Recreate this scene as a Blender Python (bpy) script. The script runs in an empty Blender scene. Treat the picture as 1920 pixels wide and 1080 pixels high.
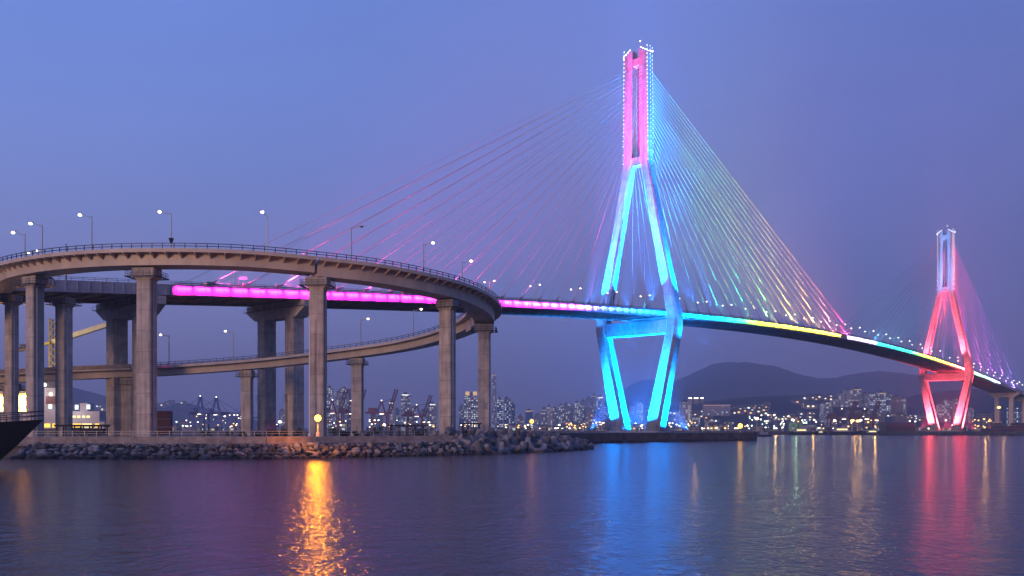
import bpy, math, random
import numpy as np
from mathutils import Vector, Matrix
random.seed(7)
R = math.radians
sc = bpy.context.scene
col = sc.collection

# ------------------------------------------------------------------ camera
F, CX, HZ, CAMZ = 1720.0, 960.0, 806.0, 5.0      # focal in photo pixels, optical centre, horizon row, eye height
cam_d = bpy.data.cameras.new('camera')
cam_d.sensor_width = 36.0
cam_d.lens = 36.0 * F / 1920.0
cam_d.shift_y = (HZ - 540.0) / 1920.0
cam_d.clip_end = 60000.0
cam_d.clip_start = 0.5
cam = bpy.data.objects.new('camera', cam_d)
col.objects.link(cam)
cam.location = (0, 0, CAMZ)
cam.rotation_euler = (R(90), 0, 0)
sc.camera = cam

# ------------------------------------------------------------------ world: clear dusk sky
w = bpy.data.worlds.new('World'); sc.world = w; w.use_nodes = True
nt = w.node_tree; nt.nodes.clear()
def lin(r, g, b):
    f = lambda c: (c / 255 / 12.92) if c <= 10.3 else ((c / 255 + .055) / 1.055) ** 2.4
    return (f(r), f(g), f(b), 1)
out = nt.nodes.new('ShaderNodeOutputWorld'); bg = nt.nodes.new('ShaderNodeBackground')
tc = nt.nodes.new('ShaderNodeTexCoord'); sx = nt.nodes.new('ShaderNodeSeparateXYZ')
nt.links.new(tc.outputs['Generated'], sx.inputs[0])
def sky_ramp(stops):
    n = nt.nodes.new('ShaderNodeValToRGB'); cr = n.color_ramp
    cr.elements[0].position = stops[0][0]; cr.elements[0].color = lin(*stops[0][1])
    cr.elements[1].position = stops[-1][0]; cr.elements[1].color = lin(*stops[-1][1])
    for p, c in stops[1:-1]:
        e = cr.elements.new(p); e.color = lin(*c)
    nt.links.new(sx.outputs['Z'], n.inputs[0]); return n
# paler towards the set sun on the left, deeper on the right
west = sky_ramp([(0, (124, 118, 156)), (.05, (130, 128, 172)), (.12, (139, 145, 203)), (.19, (137, 150, 216)), (.3, (126, 152, 230)), (.42, (118, 152, 238)), (1, (78, 108, 198))])
east = sky_ramp([(0, (97, 97, 142)), (.05, (97, 100, 149)), (.12, (96, 106, 163)), (.22, (97, 114, 178)), (.36, (99, 122, 194)), (.5, (96, 122, 200)), (1, (76, 104, 188))])
mr = nt.nodes.new('ShaderNodeMapRange'); mr.inputs[1].default_value = -0.58; mr.inputs[2].default_value = 0.4
nt.links.new(sx.outputs['X'], mr.inputs[0])
# very faint uneven haze
sn = nt.nodes.new('ShaderNodeTexNoise'); sn.inputs['Scale'].default_value = 2.2; sn.inputs['Detail'].default_value = 3
smp = nt.nodes.new('ShaderNodeMapping'); smp.inputs['Scale'].default_value = (1, 1, 4); nt.links.new(tc.outputs['Generated'], smp.inputs[0]); nt.links.new(smp.outputs[0], sn.inputs['Vector'])
sr = nt.nodes.new('ShaderNodeMapRange'); sr.inputs[1].default_value = .3; sr.inputs[2].default_value = .7; sr.inputs[3].default_value = .965; sr.inputs[4].default_value = 1.035
nt.links.new(sn.outputs[0], sr.inputs[0]); nt.links.new(sr.outputs[0], bg.inputs[1])
mxn = nt.nodes.new('ShaderNodeMix'); mxn.data_type = 'RGBA'
nt.links.new(mr.outputs[0], mxn.inputs[0]); nt.links.new(west.outputs[0], mxn.inputs[6]); nt.links.new(east.outputs[0], mxn.inputs[7])
nt.links.new(mxn.outputs[2], bg.inputs[0])
nt.links.new(bg.outputs[0], out.inputs[0])

# ------------------------------------------------------------------ low warm light from the left
sd = bpy.data.lights.new('sun', 'SUN'); sd.energy = 1.5; sd.angle = R(14); sd.color = (1.0, 0.60, 0.42)
sun = bpy.data.objects.new('sun', sd); col.objects.link(sun)
sdir = Vector((0.50, 0.85, -0.10))        # the way the light travels
sun.rotation_euler = (-sdir).to_track_quat('Z', 'Y').to_euler()

sc.view_settings.view_transform = 'Standard'; sc.view_settings.look = 'None'
sc.view_settings.exposure = 0.0; sc.view_settings.gamma = 1.0
sc.render.engine = 'CYCLES'
cy = sc.cycles
cy.max_bounces = 5; cy.diffuse_bounces = 1; cy.glossy_bounces = 3; cy.volume_bounces = 0; cy.transmission_bounces = 2
cy.caustics_reflective = False; cy.caustics_refractive = False
cy.sample_clamp_indirect = 12.0; cy.sample_clamp_direct = 0.0
cy.use_denoising = True
try: cy.denoiser = 'OPENIMAGEDENOISE'
except Exception: pass
cy.use_light_tree = True
cy.use_adaptive_sampling = False

# ------------------------------------------------------------------ helpers
def P(px, py, D):
    return Vector(((px - CX) / F * D, D, CAMZ + (HZ - py) / F * D))
def XD(px, D):
    return (px - CX) / F * D

class MB:
    def __init__(s): s.v = []; s.f = []
    def add(s, vs, fs):
        n = len(s.v); s.v += [tuple(p) for p in vs]; s.f += [tuple(i + n for i in f) for f in fs]; return s
    def hexa(s, b, t):
        """b, t: four bottom and four top corners, counter-clockwise from above"""
        return s.add(list(b) + list(t), [(3, 2, 1, 0), (4, 5, 6, 7), (0, 1, 5, 4), (1, 2, 6, 5), (2, 3, 7, 6), (3, 0, 4, 7)])
    def box(s, c, d, rz=0.0, M=None):
        x, y, z = d[0] / 2, d[1] / 2, d[2] / 2
        cs, sn = math.cos(rz), math.sin(rz)
        q = []
        for zz in (-z, z):
            for a, b in ((-x, -y), (x, -y), (x, y), (-x, y)):
                q.append((c[0] + a * cs - b * sn, c[1] + a * sn + b * cs, c[2] + zz))
        return s.hexa(q[:4], q[4:])
    def tube(s, a, b, r0, r1=None, n=6, cap=True):
        a = Vector(a); b = Vector(b); r1 = r0 if r1 is None else r1
        d = (b - a).normalized()
        u = d.cross(Vector((0, 0, 1)) if abs(d.z) < .95 else Vector((1, 0, 0))).normalized(); v = d.cross(u)
        vs = []
        for p, r in ((a, r0), (b, r1)):
            for k in range(n):
                t = 2 * math.pi * k / n
                vs.append(p + u * (r * math.cos(t)) + v * (r * math.sin(t)))
        fs = [(k, (k + 1) % n, n + (k + 1) % n, n + k) for k in range(n)]
        if cap: fs += [tuple(range(n))[::-1], tuple(range(n, 2 * n))]
        return s.add(vs, fs)
    def beam(s, a, b, wd, ht):
        """rectangular bar from a to b, wd wide, ht high"""
        a = Vector(a); b = Vector(b); d = (b - a).normalized()
        u = d.cross(Vector((0, 0, 1)))
        u = u.normalized() if u.length > 1e-4 else Vector((1, 0, 0))
        v = u.cross(d).normalized()
        q = [p + u * sx_ * wd / 2 + v * sz * ht / 2 for p in (a, b) for sx_, sz in ((-1, -1), (1, -1), (1, 1), (-1, 1))]
        return s.add(q, [(3, 2, 1, 0), (4, 5, 6, 7), (0, 1, 5, 4), (1, 2, 6, 5), (2, 3, 7, 6), (3, 0, 4, 7)])
    def loft(s, rings, cap=True):
        n = len(rings[0]); m = len(s.v)
        for r in rings: s.v += [tuple(p) for p in r]
        for i in range(len(rings) - 1):
            for k in range(n):
                a = m + i * n; s.f.append((a + k, a + (k + 1) % n, a + n + (k + 1) % n, a + n + k))
        if cap:
            s.f.append(tuple(m + k for k in range(n))[::-1]); s.f.append(tuple(m + (len(rings) - 1) * n + k for k in range(n)))
        return s
    def ball(s, c, r, n=8, m=5, sq=(1, 1, 1)):
        vs = [(c[0], c[1], c[2] - r * sq[2])]; fs = []
        for i in range(1, m):
            ph = math.pi * i / m
            for k in range(n):
                t = 2 * math.pi * k / n
                vs.append((c[0] + r * sq[0] * math.sin(ph) * math.cos(t), c[1] + r * sq[1] * math.sin(ph) * math.sin(t), c[2] - r * sq[2] * math.cos(ph)))
        vs.append((c[0], c[1], c[2] + r * sq[2]))
        for k in range(n): fs.append((0, 1 + (k + 1) % n, 1 + k))
        for i in range(m - 2):
            for k in range(n):
                a = 1 + i * n; fs.append((a + k, a + (k + 1) % n, a + n + (k + 1) % n, a + n + k))
        a = 1 + (m - 2) * n
        for k in range(n): fs.append((a + k, a + (k + 1) % n, len(vs) - 1))
        return s.add(vs, fs)
    def mesh(s, name, m):
        me = bpy.data.meshes.new(name); me.from_pydata(s.v, [], s.f); me.validate(); me.update()
        if m is not None: me.materials.append(m)
        return me
    def build(s, name, m, parent=None, smooth=False, loc=None):
        me = s.mesh(name, m)
        if smooth: me.shade_smooth()
        o = bpy.data.objects.new(name, me); col.objects.link(o)
        if loc is not None: o.location = loc
        if parent is not None: o.parent = parent
        return o

def tag(o, label=None, cat=None, group=None, kind=None):
    if label: o['label'] = label
    if cat: o['category'] = cat
    if group: o['group'] = group
    if kind: o['kind'] = kind
    return o
def empty(name, loc=(0, 0, 0), rz=0.0):
    o = bpy.data.objects.new(name, None); col.objects.link(o)
    o.location = loc; o.rotation_euler = (0, 0, rz); o.empty_display_size = 1
    return o
def copy_tree(o, parent=None):
    c = o.copy(); col.objects.link(c); c.parent = parent
    for ch in KIDS(o): copy_tree(ch, c)
    return c
def KIDS(o): return [x for x in o.children]
ORD = ['first', 'second', 'third', 'fourth', 'fifth', 'sixth', 'seventh', 'eighth', 'ninth', 'tenth', 'eleventh', 'twelfth',
       'thirteenth', 'fourteenth', 'fifteenth', 'sixteenth', 'seventeenth', 'eighteenth', 'nineteenth', 'twentieth',
       'twenty-first', 'twenty-second', 'twenty-third', 'twenty-fourth', 'twenty-fifth', 'twenty-sixth', 'twenty-seventh', 'twenty-eighth',
       'twenty-ninth', 'thirtieth', 'thirty-first', 'thirty-second', 'thirty-third', 'thirty-fourth', 'thirty-fifth', 'thirty-sixth',
       'thirty-seventh', 'thirty-eighth', 'thirty-ninth', 'fortieth']

# ------------------------------------------------------------------ materials
def mat(name, rgb, rough=.7, metal=0.0, noise=0.0, nscale=1.0, bump=0.0, stretch=(1, 1, 1), rgb2=None, detail=6):
    m = bpy.data.materials.new(name); m.use_nodes = True
    t = m.node_tree; b = t.nodes['Principled BSDF']
    b.inputs['Base Color'].default_value = (*rgb, 1); b.inputs['Roughness'].default_value = rough; b.inputs['Metallic'].default_value = metal
    if noise > 0 or rgb2 or bump > 0:
        c = t.nodes.new('ShaderNodeTexCoord'); mp = t.nodes.new('ShaderNodeMapping'); mp.inputs['Scale'].default_value = stretch
        n = t.nodes.new('ShaderNodeTexNoise'); n.inputs['Scale'].default_value = nscale; n.inputs['Detail'].default_value = detail
        t.links.new(c.outputs['Object'], mp.inputs[0]); t.links.new(mp.outputs[0], n.inputs['Vector'])
        if noise > 0 or rgb2:
            r = t.nodes.new('ShaderNodeValToRGB')
            k2 = rgb2 or tuple(x * (1 - noise) for x in rgb); k1 = rgb if rgb2 else tuple(min(1, x * (1 + noise)) for x in rgb)
            r.color_ramp.elements[0].position = .35; r.color_ramp.elements[1].position = .65
            r.color_ramp.elements[0].color = (*k2, 1); r.color_ramp.elements[1].color = (*k1, 1)
            t.links.new(n.outputs[0], r.inputs[0]); t.links.new(r.outputs[0], b.inputs['Base Color'])
        if bump > 0:
            bp = t.nodes.new('ShaderNodeBump'); bp.inputs['Strength'].default_value = 1; bp.inputs['Distance'].default_value = bump
            t.links.new(n.outputs[0], bp.inputs['Height']); t.links.new(bp.outputs[0], b.inputs['Normal'])
    return m
def emat(name, rgb, strength, sample=False):
    m = bpy.data.materials.new(name); m.use_nodes = True
    t = m.node_tree; t.nodes.clear()
    o = t.nodes.new('ShaderNodeOutputMaterial'); e = t.nodes.new('ShaderNodeEmission')
    e.inputs[0].default_value = (*rgb, 1); e.inputs[1].default_value = strength
    t.links.new(e.outputs[0], o.inputs[0])
    if not sample: m.cycles.emission_sampling = 'NONE'
    return m
def concrete(name, rgb, joint=4.0):
    """cast concrete: mottling, vertical run-off streaks, pour joints every few metres"""
    m = bpy.data.materials.new(name); m.use_nodes = True
    t = m.node_tree; b = t.nodes['Principled BSDF']; b.inputs['Roughness'].default_value = .85
    c = t.nodes.new('ShaderNodeNewGeometry')
    def noise(scale, sxyz, det):
        mp = t.nodes.new('ShaderNodeMapping'); mp.inputs['Scale'].default_value = sxyz
        n = t.nodes.new('ShaderNodeTexNoise'); n.inputs['Scale'].default_value = scale; n.inputs['Detail'].default_value = det
        t.links.new(c.outputs['Position'], mp.inputs[0]); t.links.new(mp.outputs[0], n.inputs['Vector']); return n
    n1 = noise(.5, (1, 1, 1), 6); n2 = noise(1.6, (1, 1, .06), 4)
    def math_(op, a, b_=None, v=None):
        x = t.nodes.new('ShaderNodeMath'); x.operation = op
        t.links.new(a, x.inputs[0])
        if b_ is not None: t.links.new(b_, x.inputs[1])
        elif v is not None: x.inputs[1].default_value = v
        return x.outputs[0]
    s = math_('ADD', n1.outputs[0], n2.outputs[0])
    r = t.nodes.new('ShaderNodeMapRange'); r.inputs[1].default_value = .7; r.inputs[2].default_value = 1.3
    r.inputs[3].default_value = .6; r.inputs[4].default_value = 1.25
    t.links.new(s, r.inputs[0])
    se = t.nodes.new('ShaderNodeSeparateXYZ'); t.links.new(c.outputs['Position'], se.inputs[0])
    z = math_('DIVIDE', se.outputs['Z'], v=joint); fr = math_('FRACT', z); lt = math_('LESS_THAN', fr, v=.025)
    lift = t.nodes.new('ShaderNodeMath'); lift.operation = 'FLOOR'; t.links.new(z, lift.inputs[0])
    wn = t.nodes.new('ShaderNodeTexWhiteNoise'); wn.noise_dimensions = '1D'; t.links.new(lift.outputs[0], wn.inputs['W'])
    wv = math_('MULTIPLY', wn.outputs[0], v=.16); wv = math_('ADD', wv, v=.92)
    jm = math_('MULTIPLY', lt, v=-.45); jm = math_('ADD', jm, v=1.0)
    f = math_('MULTIPLY', r.outputs[0], jm); f = math_('MULTIPLY', f, wv)
    vm = t.nodes.new('ShaderNodeVectorMath'); vm.operation = 'SCALE'; vm.inputs[0].default_value = rgb
    t.links.new(f, vm.inputs['Scale']); t.links.new(vm.outputs[0], b.inputs['Base Color'])
    return m

M = {}
M['pier'] = concrete('pier_concrete', (.47, .41, .35))
M['pylon'] = concrete('pylon_concrete', (.24, .24, .24), 5.0)
M['girder'] = mat('painted_girder', (.58, .48, .38), .5, 0, .12, .4, stretch=(1, 1, .3))
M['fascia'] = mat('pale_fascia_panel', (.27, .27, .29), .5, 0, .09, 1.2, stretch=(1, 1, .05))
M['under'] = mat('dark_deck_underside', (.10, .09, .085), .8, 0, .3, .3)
M['asphalt'] = mat('asphalt', (.05, .05, .052), .9, 0, .2, 1.0)
M['rail'] = mat('dark_rail_steel', (.035, .04, .06), .5, .3)
M['polesteel'] = mat('galvanised_pole', (.42, .42, .42), .45, .3)
M['cable'] = mat('pale_cable_sheath', (.27, .27, .27), .6)
M['lampw'] = emat('cool_white_lamp', (1, .88, .68), 6)
M['lampo'] = emat('sodium_lamp_glow', (1, .5, .06), 8)
M['lampoff'] = mat('unlit_lamp_glass', (.12, .12, .13), .3)
M['led'] = emat('small_white_led', (1, .93, .97), 4)
M['ledc'] = emat('cool_led', (.6, .95, 1), 3)
M['rock'] = None
M['wall'] = mat('parapet_concrete', (.33, .27, .23), .85, 0, .25, .8)
M['paving'] = mat('promenade_paving', (.20, .18, .17), .9, 0, .2, .5)
M['land'] = mat('far_harbour_ground', (.06, .06, .06), .95, 0, .3, .02)
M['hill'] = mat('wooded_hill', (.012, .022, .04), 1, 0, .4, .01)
M['dark'] = mat('dark_brown_wood', (.035, .025, .022), .8)
M['leaf'] = mat('evergreen_leaf', (.03, .045, .03), .9, 0, .4, 4)
M['bark'] = mat('bark', (.06, .045, .035), .95)
M['tail'] = emat('red_tail_light', (1, .08, .05), 6)
M['head'] = emat('white_head_light', (1, .95, .85), 7)

# ------------------------------------------------------------------ lights helpers
def aim(o, target):
    d = Vector(target) - Vector(o.location)
    o.rotation_euler = d.to_track_quat('-Z', 'Y').to_euler()
def spot(name, loc, target, power, rgb, deg=50, blend=.6, rad=.3, parent=None):
    l = bpy.data.lights.new(name, 'SPOT'); l.energy = power; l.color = rgb; l.spot_size = R(deg); l.spot_blend = blend; l.shadow_soft_size = rad
    o = bpy.data.objects.new(name, l); col.objects.link(o); o.location = loc; aim(o, target)
    return o
def point(name, loc, power, rgb, rad=.3):
    l = bpy.data.lights.new(name, 'POINT'); l.energy = power; l.color = rgb; l.shadow_soft_size = rad
    o = bpy.data.objects.new(name, l); col.objects.link(o); o.location = loc; return o
def area(name, loc, target, length, height, power, rgb, along, spread=58):
    l = bpy.data.lights.new(name, 'AREA'); l.shape = 'RECTANGLE'; l.size = length; l.size_y = height; l.energy = power; l.color = rgb; l.spread = R(spread)
    o = bpy.data.objects.new(name, l); col.objects.link(o); o.location = loc
    z = (Vector(loc) - Vector(target)).normalized(); x = Vector(along).normalized(); y = z.cross(x).normalized(); x = y.cross(z)
    o.rotation_euler = Matrix((x, y, z)).transposed().to_euler()
    return o

# ================================================================== SETTING: water, land, hills
def water_material():
    m = bpy.data.materials.new('sea_water'); m.use_nodes = True
    t = m.node_tree; b = t.nodes['Principled BSDF']
    b.inputs['Base Color'].default_value = (.008, .01, .03, 1); b.inputs['Roughness'].default_value = .11; b.inputs['IOR'].default_value = 1.42
    g = t.nodes.new('ShaderNodeNewGeometry')
    prev = None
    for sxyz, scale, dist in (((1.2, 1, 1), .3, .06), ((1.7, 1, 1), 1.1, .042), ((1.2, 1, 1), 4.0, .014)):
        mp = t.nodes.new('ShaderNodeMapping'); mp.inputs['Scale'].default_value = sxyz
        n = t.nodes.new('ShaderNodeTexNoise'); n.inputs['Scale'].default_value = scale; n.inputs['Detail'].default_value = 3; n.inputs['Distortion'].default_value = .4
        t.links.new(g.outputs['Position'], mp.inputs[0]); t.links.new(mp.outputs[0], n.inputs['Vector'])
        bp = t.nodes.new('ShaderNodeBump'); bp.inputs['Distance'].default_value = dist * 3.0; bp.inputs['Strength'].default_value = 1
        t.links.new(n.outputs[0], bp.inputs['Height'])
        if prev: t.links.new(prev.outputs[0], bp.inputs['Normal'])
        prev = bp
    t.links.new(prev.outputs[0], b.inputs['Normal'])
    return m
M['water'] = water_material()
w_ = MB(); w_.add([(-5900, -300, 0), (5900, -300, 0), (5900, 5900, 0), (-5900, 5900, 0)], [(0, 1, 2, 3)])
tag(w_.build('sea_water', M['water']), 'calm dark harbour water with coloured reflections', 'water', kind='structure')
sb = MB(); sb.add([(-5900, -300, -6), (5900, -300, -6), (5900, 5900, -6), (-5900, 5900, -6)], [(0, 1, 2, 3)])
tag(sb.build('seabed_ground', M['land']), kind='structure')

def slab(name, pts, z0, z1, m, label=None):
    """a closed block with the outline pts"""
    b = MB(); n = len(pts)
    b.add([(x, y, z0) for x, y in pts] + [(x, y, z1) for x, y in pts],
          [tuple(range(n))[::-1], tuple(range(n, 2 * n))] + [(k, (k + 1) % n, n + (k + 1) % n, n + k) for k in range(n)])
    o = b.build(name, m); tag(o, label, kind='structure'); return o
# waterline of the near promenade, (x, depth)
WL = [(XD(-260, 158), 158), (XD(100, 159), 159), (XD(500, 158), 158), (XD(700, 170), 170), (XD(850, 182), 182), (XD(1000, 204), 204), (XD(1085, 228), 228)]
WALL = [(XD(-260, 166), 166), (XD(90, 167), 167), (XD(500, 167), 167), (XD(700, 180), 180), (XD(850, 192), 192), (XD(900, 198), 198)]
QZ = 3.3
front = WALL + [(XD(985, 214), 214), (XD(1060, 240), 240), (XD(1040, 300), 300)]
slab('promenade_ground', front + [(XD(1000, 330), 330), (XD(600, 320), 320), (XD(300, 305), 305), (XD(-260, 300), 300)], -4, QZ, M['paving'],
     'flat paved promenade ground under the ramp piers')
BW = [(XD(1000, 300), 300), (XD(1097, 345), 345), (XD(1180, 372), 372), (XD(1300, 400), 400), (XD(1412, 430), 430),
      (XD(1420, 470), 470), (XD(1300, 520), 520), (XD(1100, 520), 520), (XD(1000, 340), 340)]
M['bwall'] = mat('dark_breakwater_concrete', (.10, .075, .065), .9, 0, .4, .25)
slab('breakwater_ground', BW, -4, 3.8, M['bwall'], 'dark concrete breakwater under the blue pylon')
FL = [(XD(-900, 1000), 1000), (XD(300, 960), 960), (XD(1380, 955), 955), (XD(1500, 940), 940), (XD(1650, 900), 900), (XD(1730, 845), 845), (XD(2300, 830), 830)]
slab('far_shore_ground', FL + [(3000, 1600), (3000, 5800), (-3500, 5800), (-3500, 1100)], -4, 3.6, M['land'], 'low far shore of the harbour')

def vnoise(x, y, s=0):
    def h(i, j): return (math.sin(i * 127.1 + j * 311.7 + s * 74.7) * 43758.5453) % 1.0
    i, j = math.floor(x), math.floor(y); u, v = x - i, y - j
    u = u * u * (3 - 2 * u); v = v * v * (3 - 2 * v)
    return (h(i, j) * (1 - u) + h(i + 1, j) * u) * (1 - v) + (h(i, j + 1) * (1 - u) + h(i + 1, j + 1) * u) * v
def smooth(t): t = max(0, min(1, t)); return t * t * (3 - 2 * t)
class Hill:
    def __init__(s, prof, D, d0, d1): s.px = [p[0] for p in prof]; s.py = [p[1] for p in prof]; s.D = D; s.d0 = d0; s.d1 = d1
    def z(s, x, y):
        px = CX + x / s.D * F
        zr = (HZ - np.interp(px, s.px, s.py)) / F * s.D + CAMZ - 3
        k = smooth((y - s.d0) / (s.D - s.d0)) if y < s.D else smooth((s.d1 - y) / (s.d1 - s.D))
        n = (vnoise(x / 160, y / 160) - .5) * .12 + (vnoise(x / 45, y / 45, 3) - .5) * .05
        return 3.0 + max(0, zr) * k * (1 + n * (1 if abs(y - s.D) > 60 else .4))
    def build(s, name, label, step=30):
        x0, x1 = XD(s.px[0], s.D), XD(s.px[-1], s.D)
        nx = int((x1 - x0) / step) + 1; ny = int((s.d1 - s.d0) / (step * 1.6)) + 1
        b = MB(); 
        for j in range(ny + 1):
            y = s.d0 + (s.d1 - s.d0) * j / ny
            for i in range(nx + 1):
                x = x0 + (x1 - x0) * i / nx
                b.v.append((x, y, s.z(x, y)))
        for j in range(ny):
            for i in range(nx):
                a = j * (nx + 1) + i; b.f.append((a, a + 1, a + nx + 2, a + nx + 1))
        o = b.build(name, M['hill'], smooth=True); tag(o, label, kind='structure'); return o
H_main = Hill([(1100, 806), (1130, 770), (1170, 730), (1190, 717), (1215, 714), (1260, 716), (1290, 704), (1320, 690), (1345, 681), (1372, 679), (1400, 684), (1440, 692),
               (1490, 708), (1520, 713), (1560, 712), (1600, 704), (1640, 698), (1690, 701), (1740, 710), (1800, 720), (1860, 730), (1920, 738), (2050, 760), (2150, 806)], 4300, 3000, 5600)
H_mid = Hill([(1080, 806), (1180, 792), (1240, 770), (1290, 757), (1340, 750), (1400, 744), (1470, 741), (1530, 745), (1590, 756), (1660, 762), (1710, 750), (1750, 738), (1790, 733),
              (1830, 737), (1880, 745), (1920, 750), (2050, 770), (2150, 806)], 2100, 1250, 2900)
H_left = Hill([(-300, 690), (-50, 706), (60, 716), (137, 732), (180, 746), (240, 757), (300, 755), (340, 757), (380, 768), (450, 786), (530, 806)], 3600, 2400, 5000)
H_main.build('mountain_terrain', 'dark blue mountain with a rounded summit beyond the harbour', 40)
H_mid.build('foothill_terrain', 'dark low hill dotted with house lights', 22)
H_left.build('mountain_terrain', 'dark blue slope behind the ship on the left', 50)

# ================================================================== BRIDGE AXIS
U = Vector((.645, .764, 0)).normalized(); N = Vector((U.y, -U.x, 0))
A0 = Vector((62.8, 456.6, 0))
def axis(t, s=0, z=0): return A0 + U * t + N * s + Vector((0, 0, z))
HWD = 14.0
# height of the near deck edge, read off the photograph
EDGE = [(0, 521), (100, 526), (315, 535), (480, 541), (610, 545.5), (815, 556), (940, 562), (1035, 567), (1122, 572.5), (1237, 580), (1275, 586), (1360, 594),
        (1435, 603.5), (1557, 623), (1615, 635), (1640, 640), (1722, 661), (1747, 667), (1800, 687.5), (1850, 706), (1890, 723), (1920, 736)]
ts, zs = [], []
e0 = axis(0, HWD)
for px, py in EDGE:
    k = (px - CX) / F
    t = (k * e0.y - e0.x) / (U.x - k * U.y)
    D = e0.y + U.y * t
    ts.append(t); zs.append(CAMZ + (HZ - py) / F * D)
pf = np.polyfit(ts, zs, 5)
print('edge t', [round(x) for x in ts]); print('edge z', [round(float(x), 1) for x in zs]); print('fit', [round(float(np.polyval(pf, x)), 1) for x in ts])
T_MIN, T_MAX = ts[0], ts[-1]
def DZ(t):
    if t < T_MIN: return float(np.polyval(pf, T_MIN)) + (t - T_MIN) * .02
    if t > T_MAX: return float(np.polyval(pf, T_MAX)) - (t - T_MAX) * .02
    return float(np.polyval(pf, t))
T_L, T_R = -258.0, 800.0       # ends of the lit, cable-stayed length (left) and right
def sweep(prof, path, closed=True, cap=True):
    """prof: (lateral, dz) ring; path: list of (centre, lateral dir)"""
    return [[c + l * s + Vector((0, 0, z)) for s, z in prof] for c, l in path]
def axpath(t0, t1, step=10.0):
    n = max(1, int((t1 - t0) / step)); return [(axis(t, 0, DZ(t)), N) for t in [t0 + (t1 - t0) * i / n for i in range(n + 1)]]
def deck(t0, t1, root, gm, fm):
    g = MB(); g.loft(sweep([(-13.6, -.25), (-13.6, -2.8), (-11.6, -2.8), (-11.6, -2.0), (11.6, -2.0), (11.6, -2.8), (13.6, -2.8), (13.6, -.25)], axpath(t0, t1)))
    t = t0 + 2
    while t < t1 - 2:
        c = axis(t, 0, DZ(t) - 2.35); g.beam(c - N * 11.55, c + N * 11.55, .5, .68); t += 6
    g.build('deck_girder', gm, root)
    r = MB(); r.loft(sweep([(-13.6, -.25), (13.6, -.25), (13.6, 0.0), (-13.6, 0.0)], axpath(t0, t1))); r.build('road_surface', M['asphalt'], root)
    for s in (-1, 1):
        f = MB()
        q = [(13.6, -2.75), (14.0, -2.75), (14.0, .25), (13.6, .25)]
        q = [(a * s, b) for a, b in q]
        f.loft(sweep(q if s < 0 else q[::-1], axpath(t0, t1)))
        t = t0 + 1.5
        while s > 0 and t < t1:      # stiffener ribs of the edge panels
            f.box(axis(t, 14.05, DZ(t) - 1.3), (.16, .22, 2.6), math.atan2(U.y, U.x)); t += 3.0
        f.build('fascia', fm, root)
        b = MB(); n = int((t1 - t0) / 3.0)
        for h in (.75, 1.15):
            pts = axpath(t0, t1, 12)
            for (a, _), (c, _) in zip(pts, pts[1:]): b.beam(a + N * 13.8 * s + Vector((0, 0, .25 + h - .3)), c + N * 13.8 * s + Vector((0, 0, .25 + h - .3)), .09, .1)
        for i in range(n):
            t = t0 + i * 3.0; b.box(axis(t, 13.8 * s, DZ(t) + .7), (.1, .1, .95))
        b.build('railing', M['rail'], root)
    mb = MB(); mb.loft(sweep([(-.3, 0.02), (.3, 0.02), (.15, .85), (-.15, .85)], axpath(t0, t1))); mb.build('median_barrier', M['wall'], root)

bridge = empty('cable_stayed_bridge', axis(0, 0, 0))
# parts are built in world coordinates: keep the root at the origin's orientation
bridge.location = (0, 0, 0)
tag(bridge, 'long cable-stayed bridge with two diamond pylons lit cyan and red', 'bridge')
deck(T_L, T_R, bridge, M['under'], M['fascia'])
LB, PK = (0.0, .235, 1.0), (1.0, .035, .42)
RED, RBL = (1.0, .05, .085), (.1, .36, 1.0)

def octa(c, ws, wa, z, ch):
    """plan outline of a leg, corners notched by ch"""
    p = [(-ws + ch, -wa), (ws - ch, -wa), (ws, -wa + ch), (ws, wa - ch), (ws - ch, wa), (-ws + ch, wa), (-ws, wa - ch), (-ws, -wa + ch)]
    return [Vector((c.x, c.y, z)) + N * s + U * a for s, a in p]
LEG = [(3.0, 9.4, 8.2, 8.4, 1.5), (52, 20.1, 6.4, 7.0, 1.2), (55, 20.6, 6.4, 7.0, 1.1), (61, 20.6, 6.3, 6.9, 1.1), (66, 19.6, 6.0, 6.6, 1.0), (100, 12.2, 5.2, 5.6, .8), (136, 5.1, 4.9, 5.4, .6), (140, 4.8, 4.8, 5.2, .3)]
def legs(z):
    a = np.array([l[0] for l in LEG]); return [float(np.interp(z, a, [l[i] for l in LEG])) for i in (1, 2, 3, 4)]
TOPZ = 193.6
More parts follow.
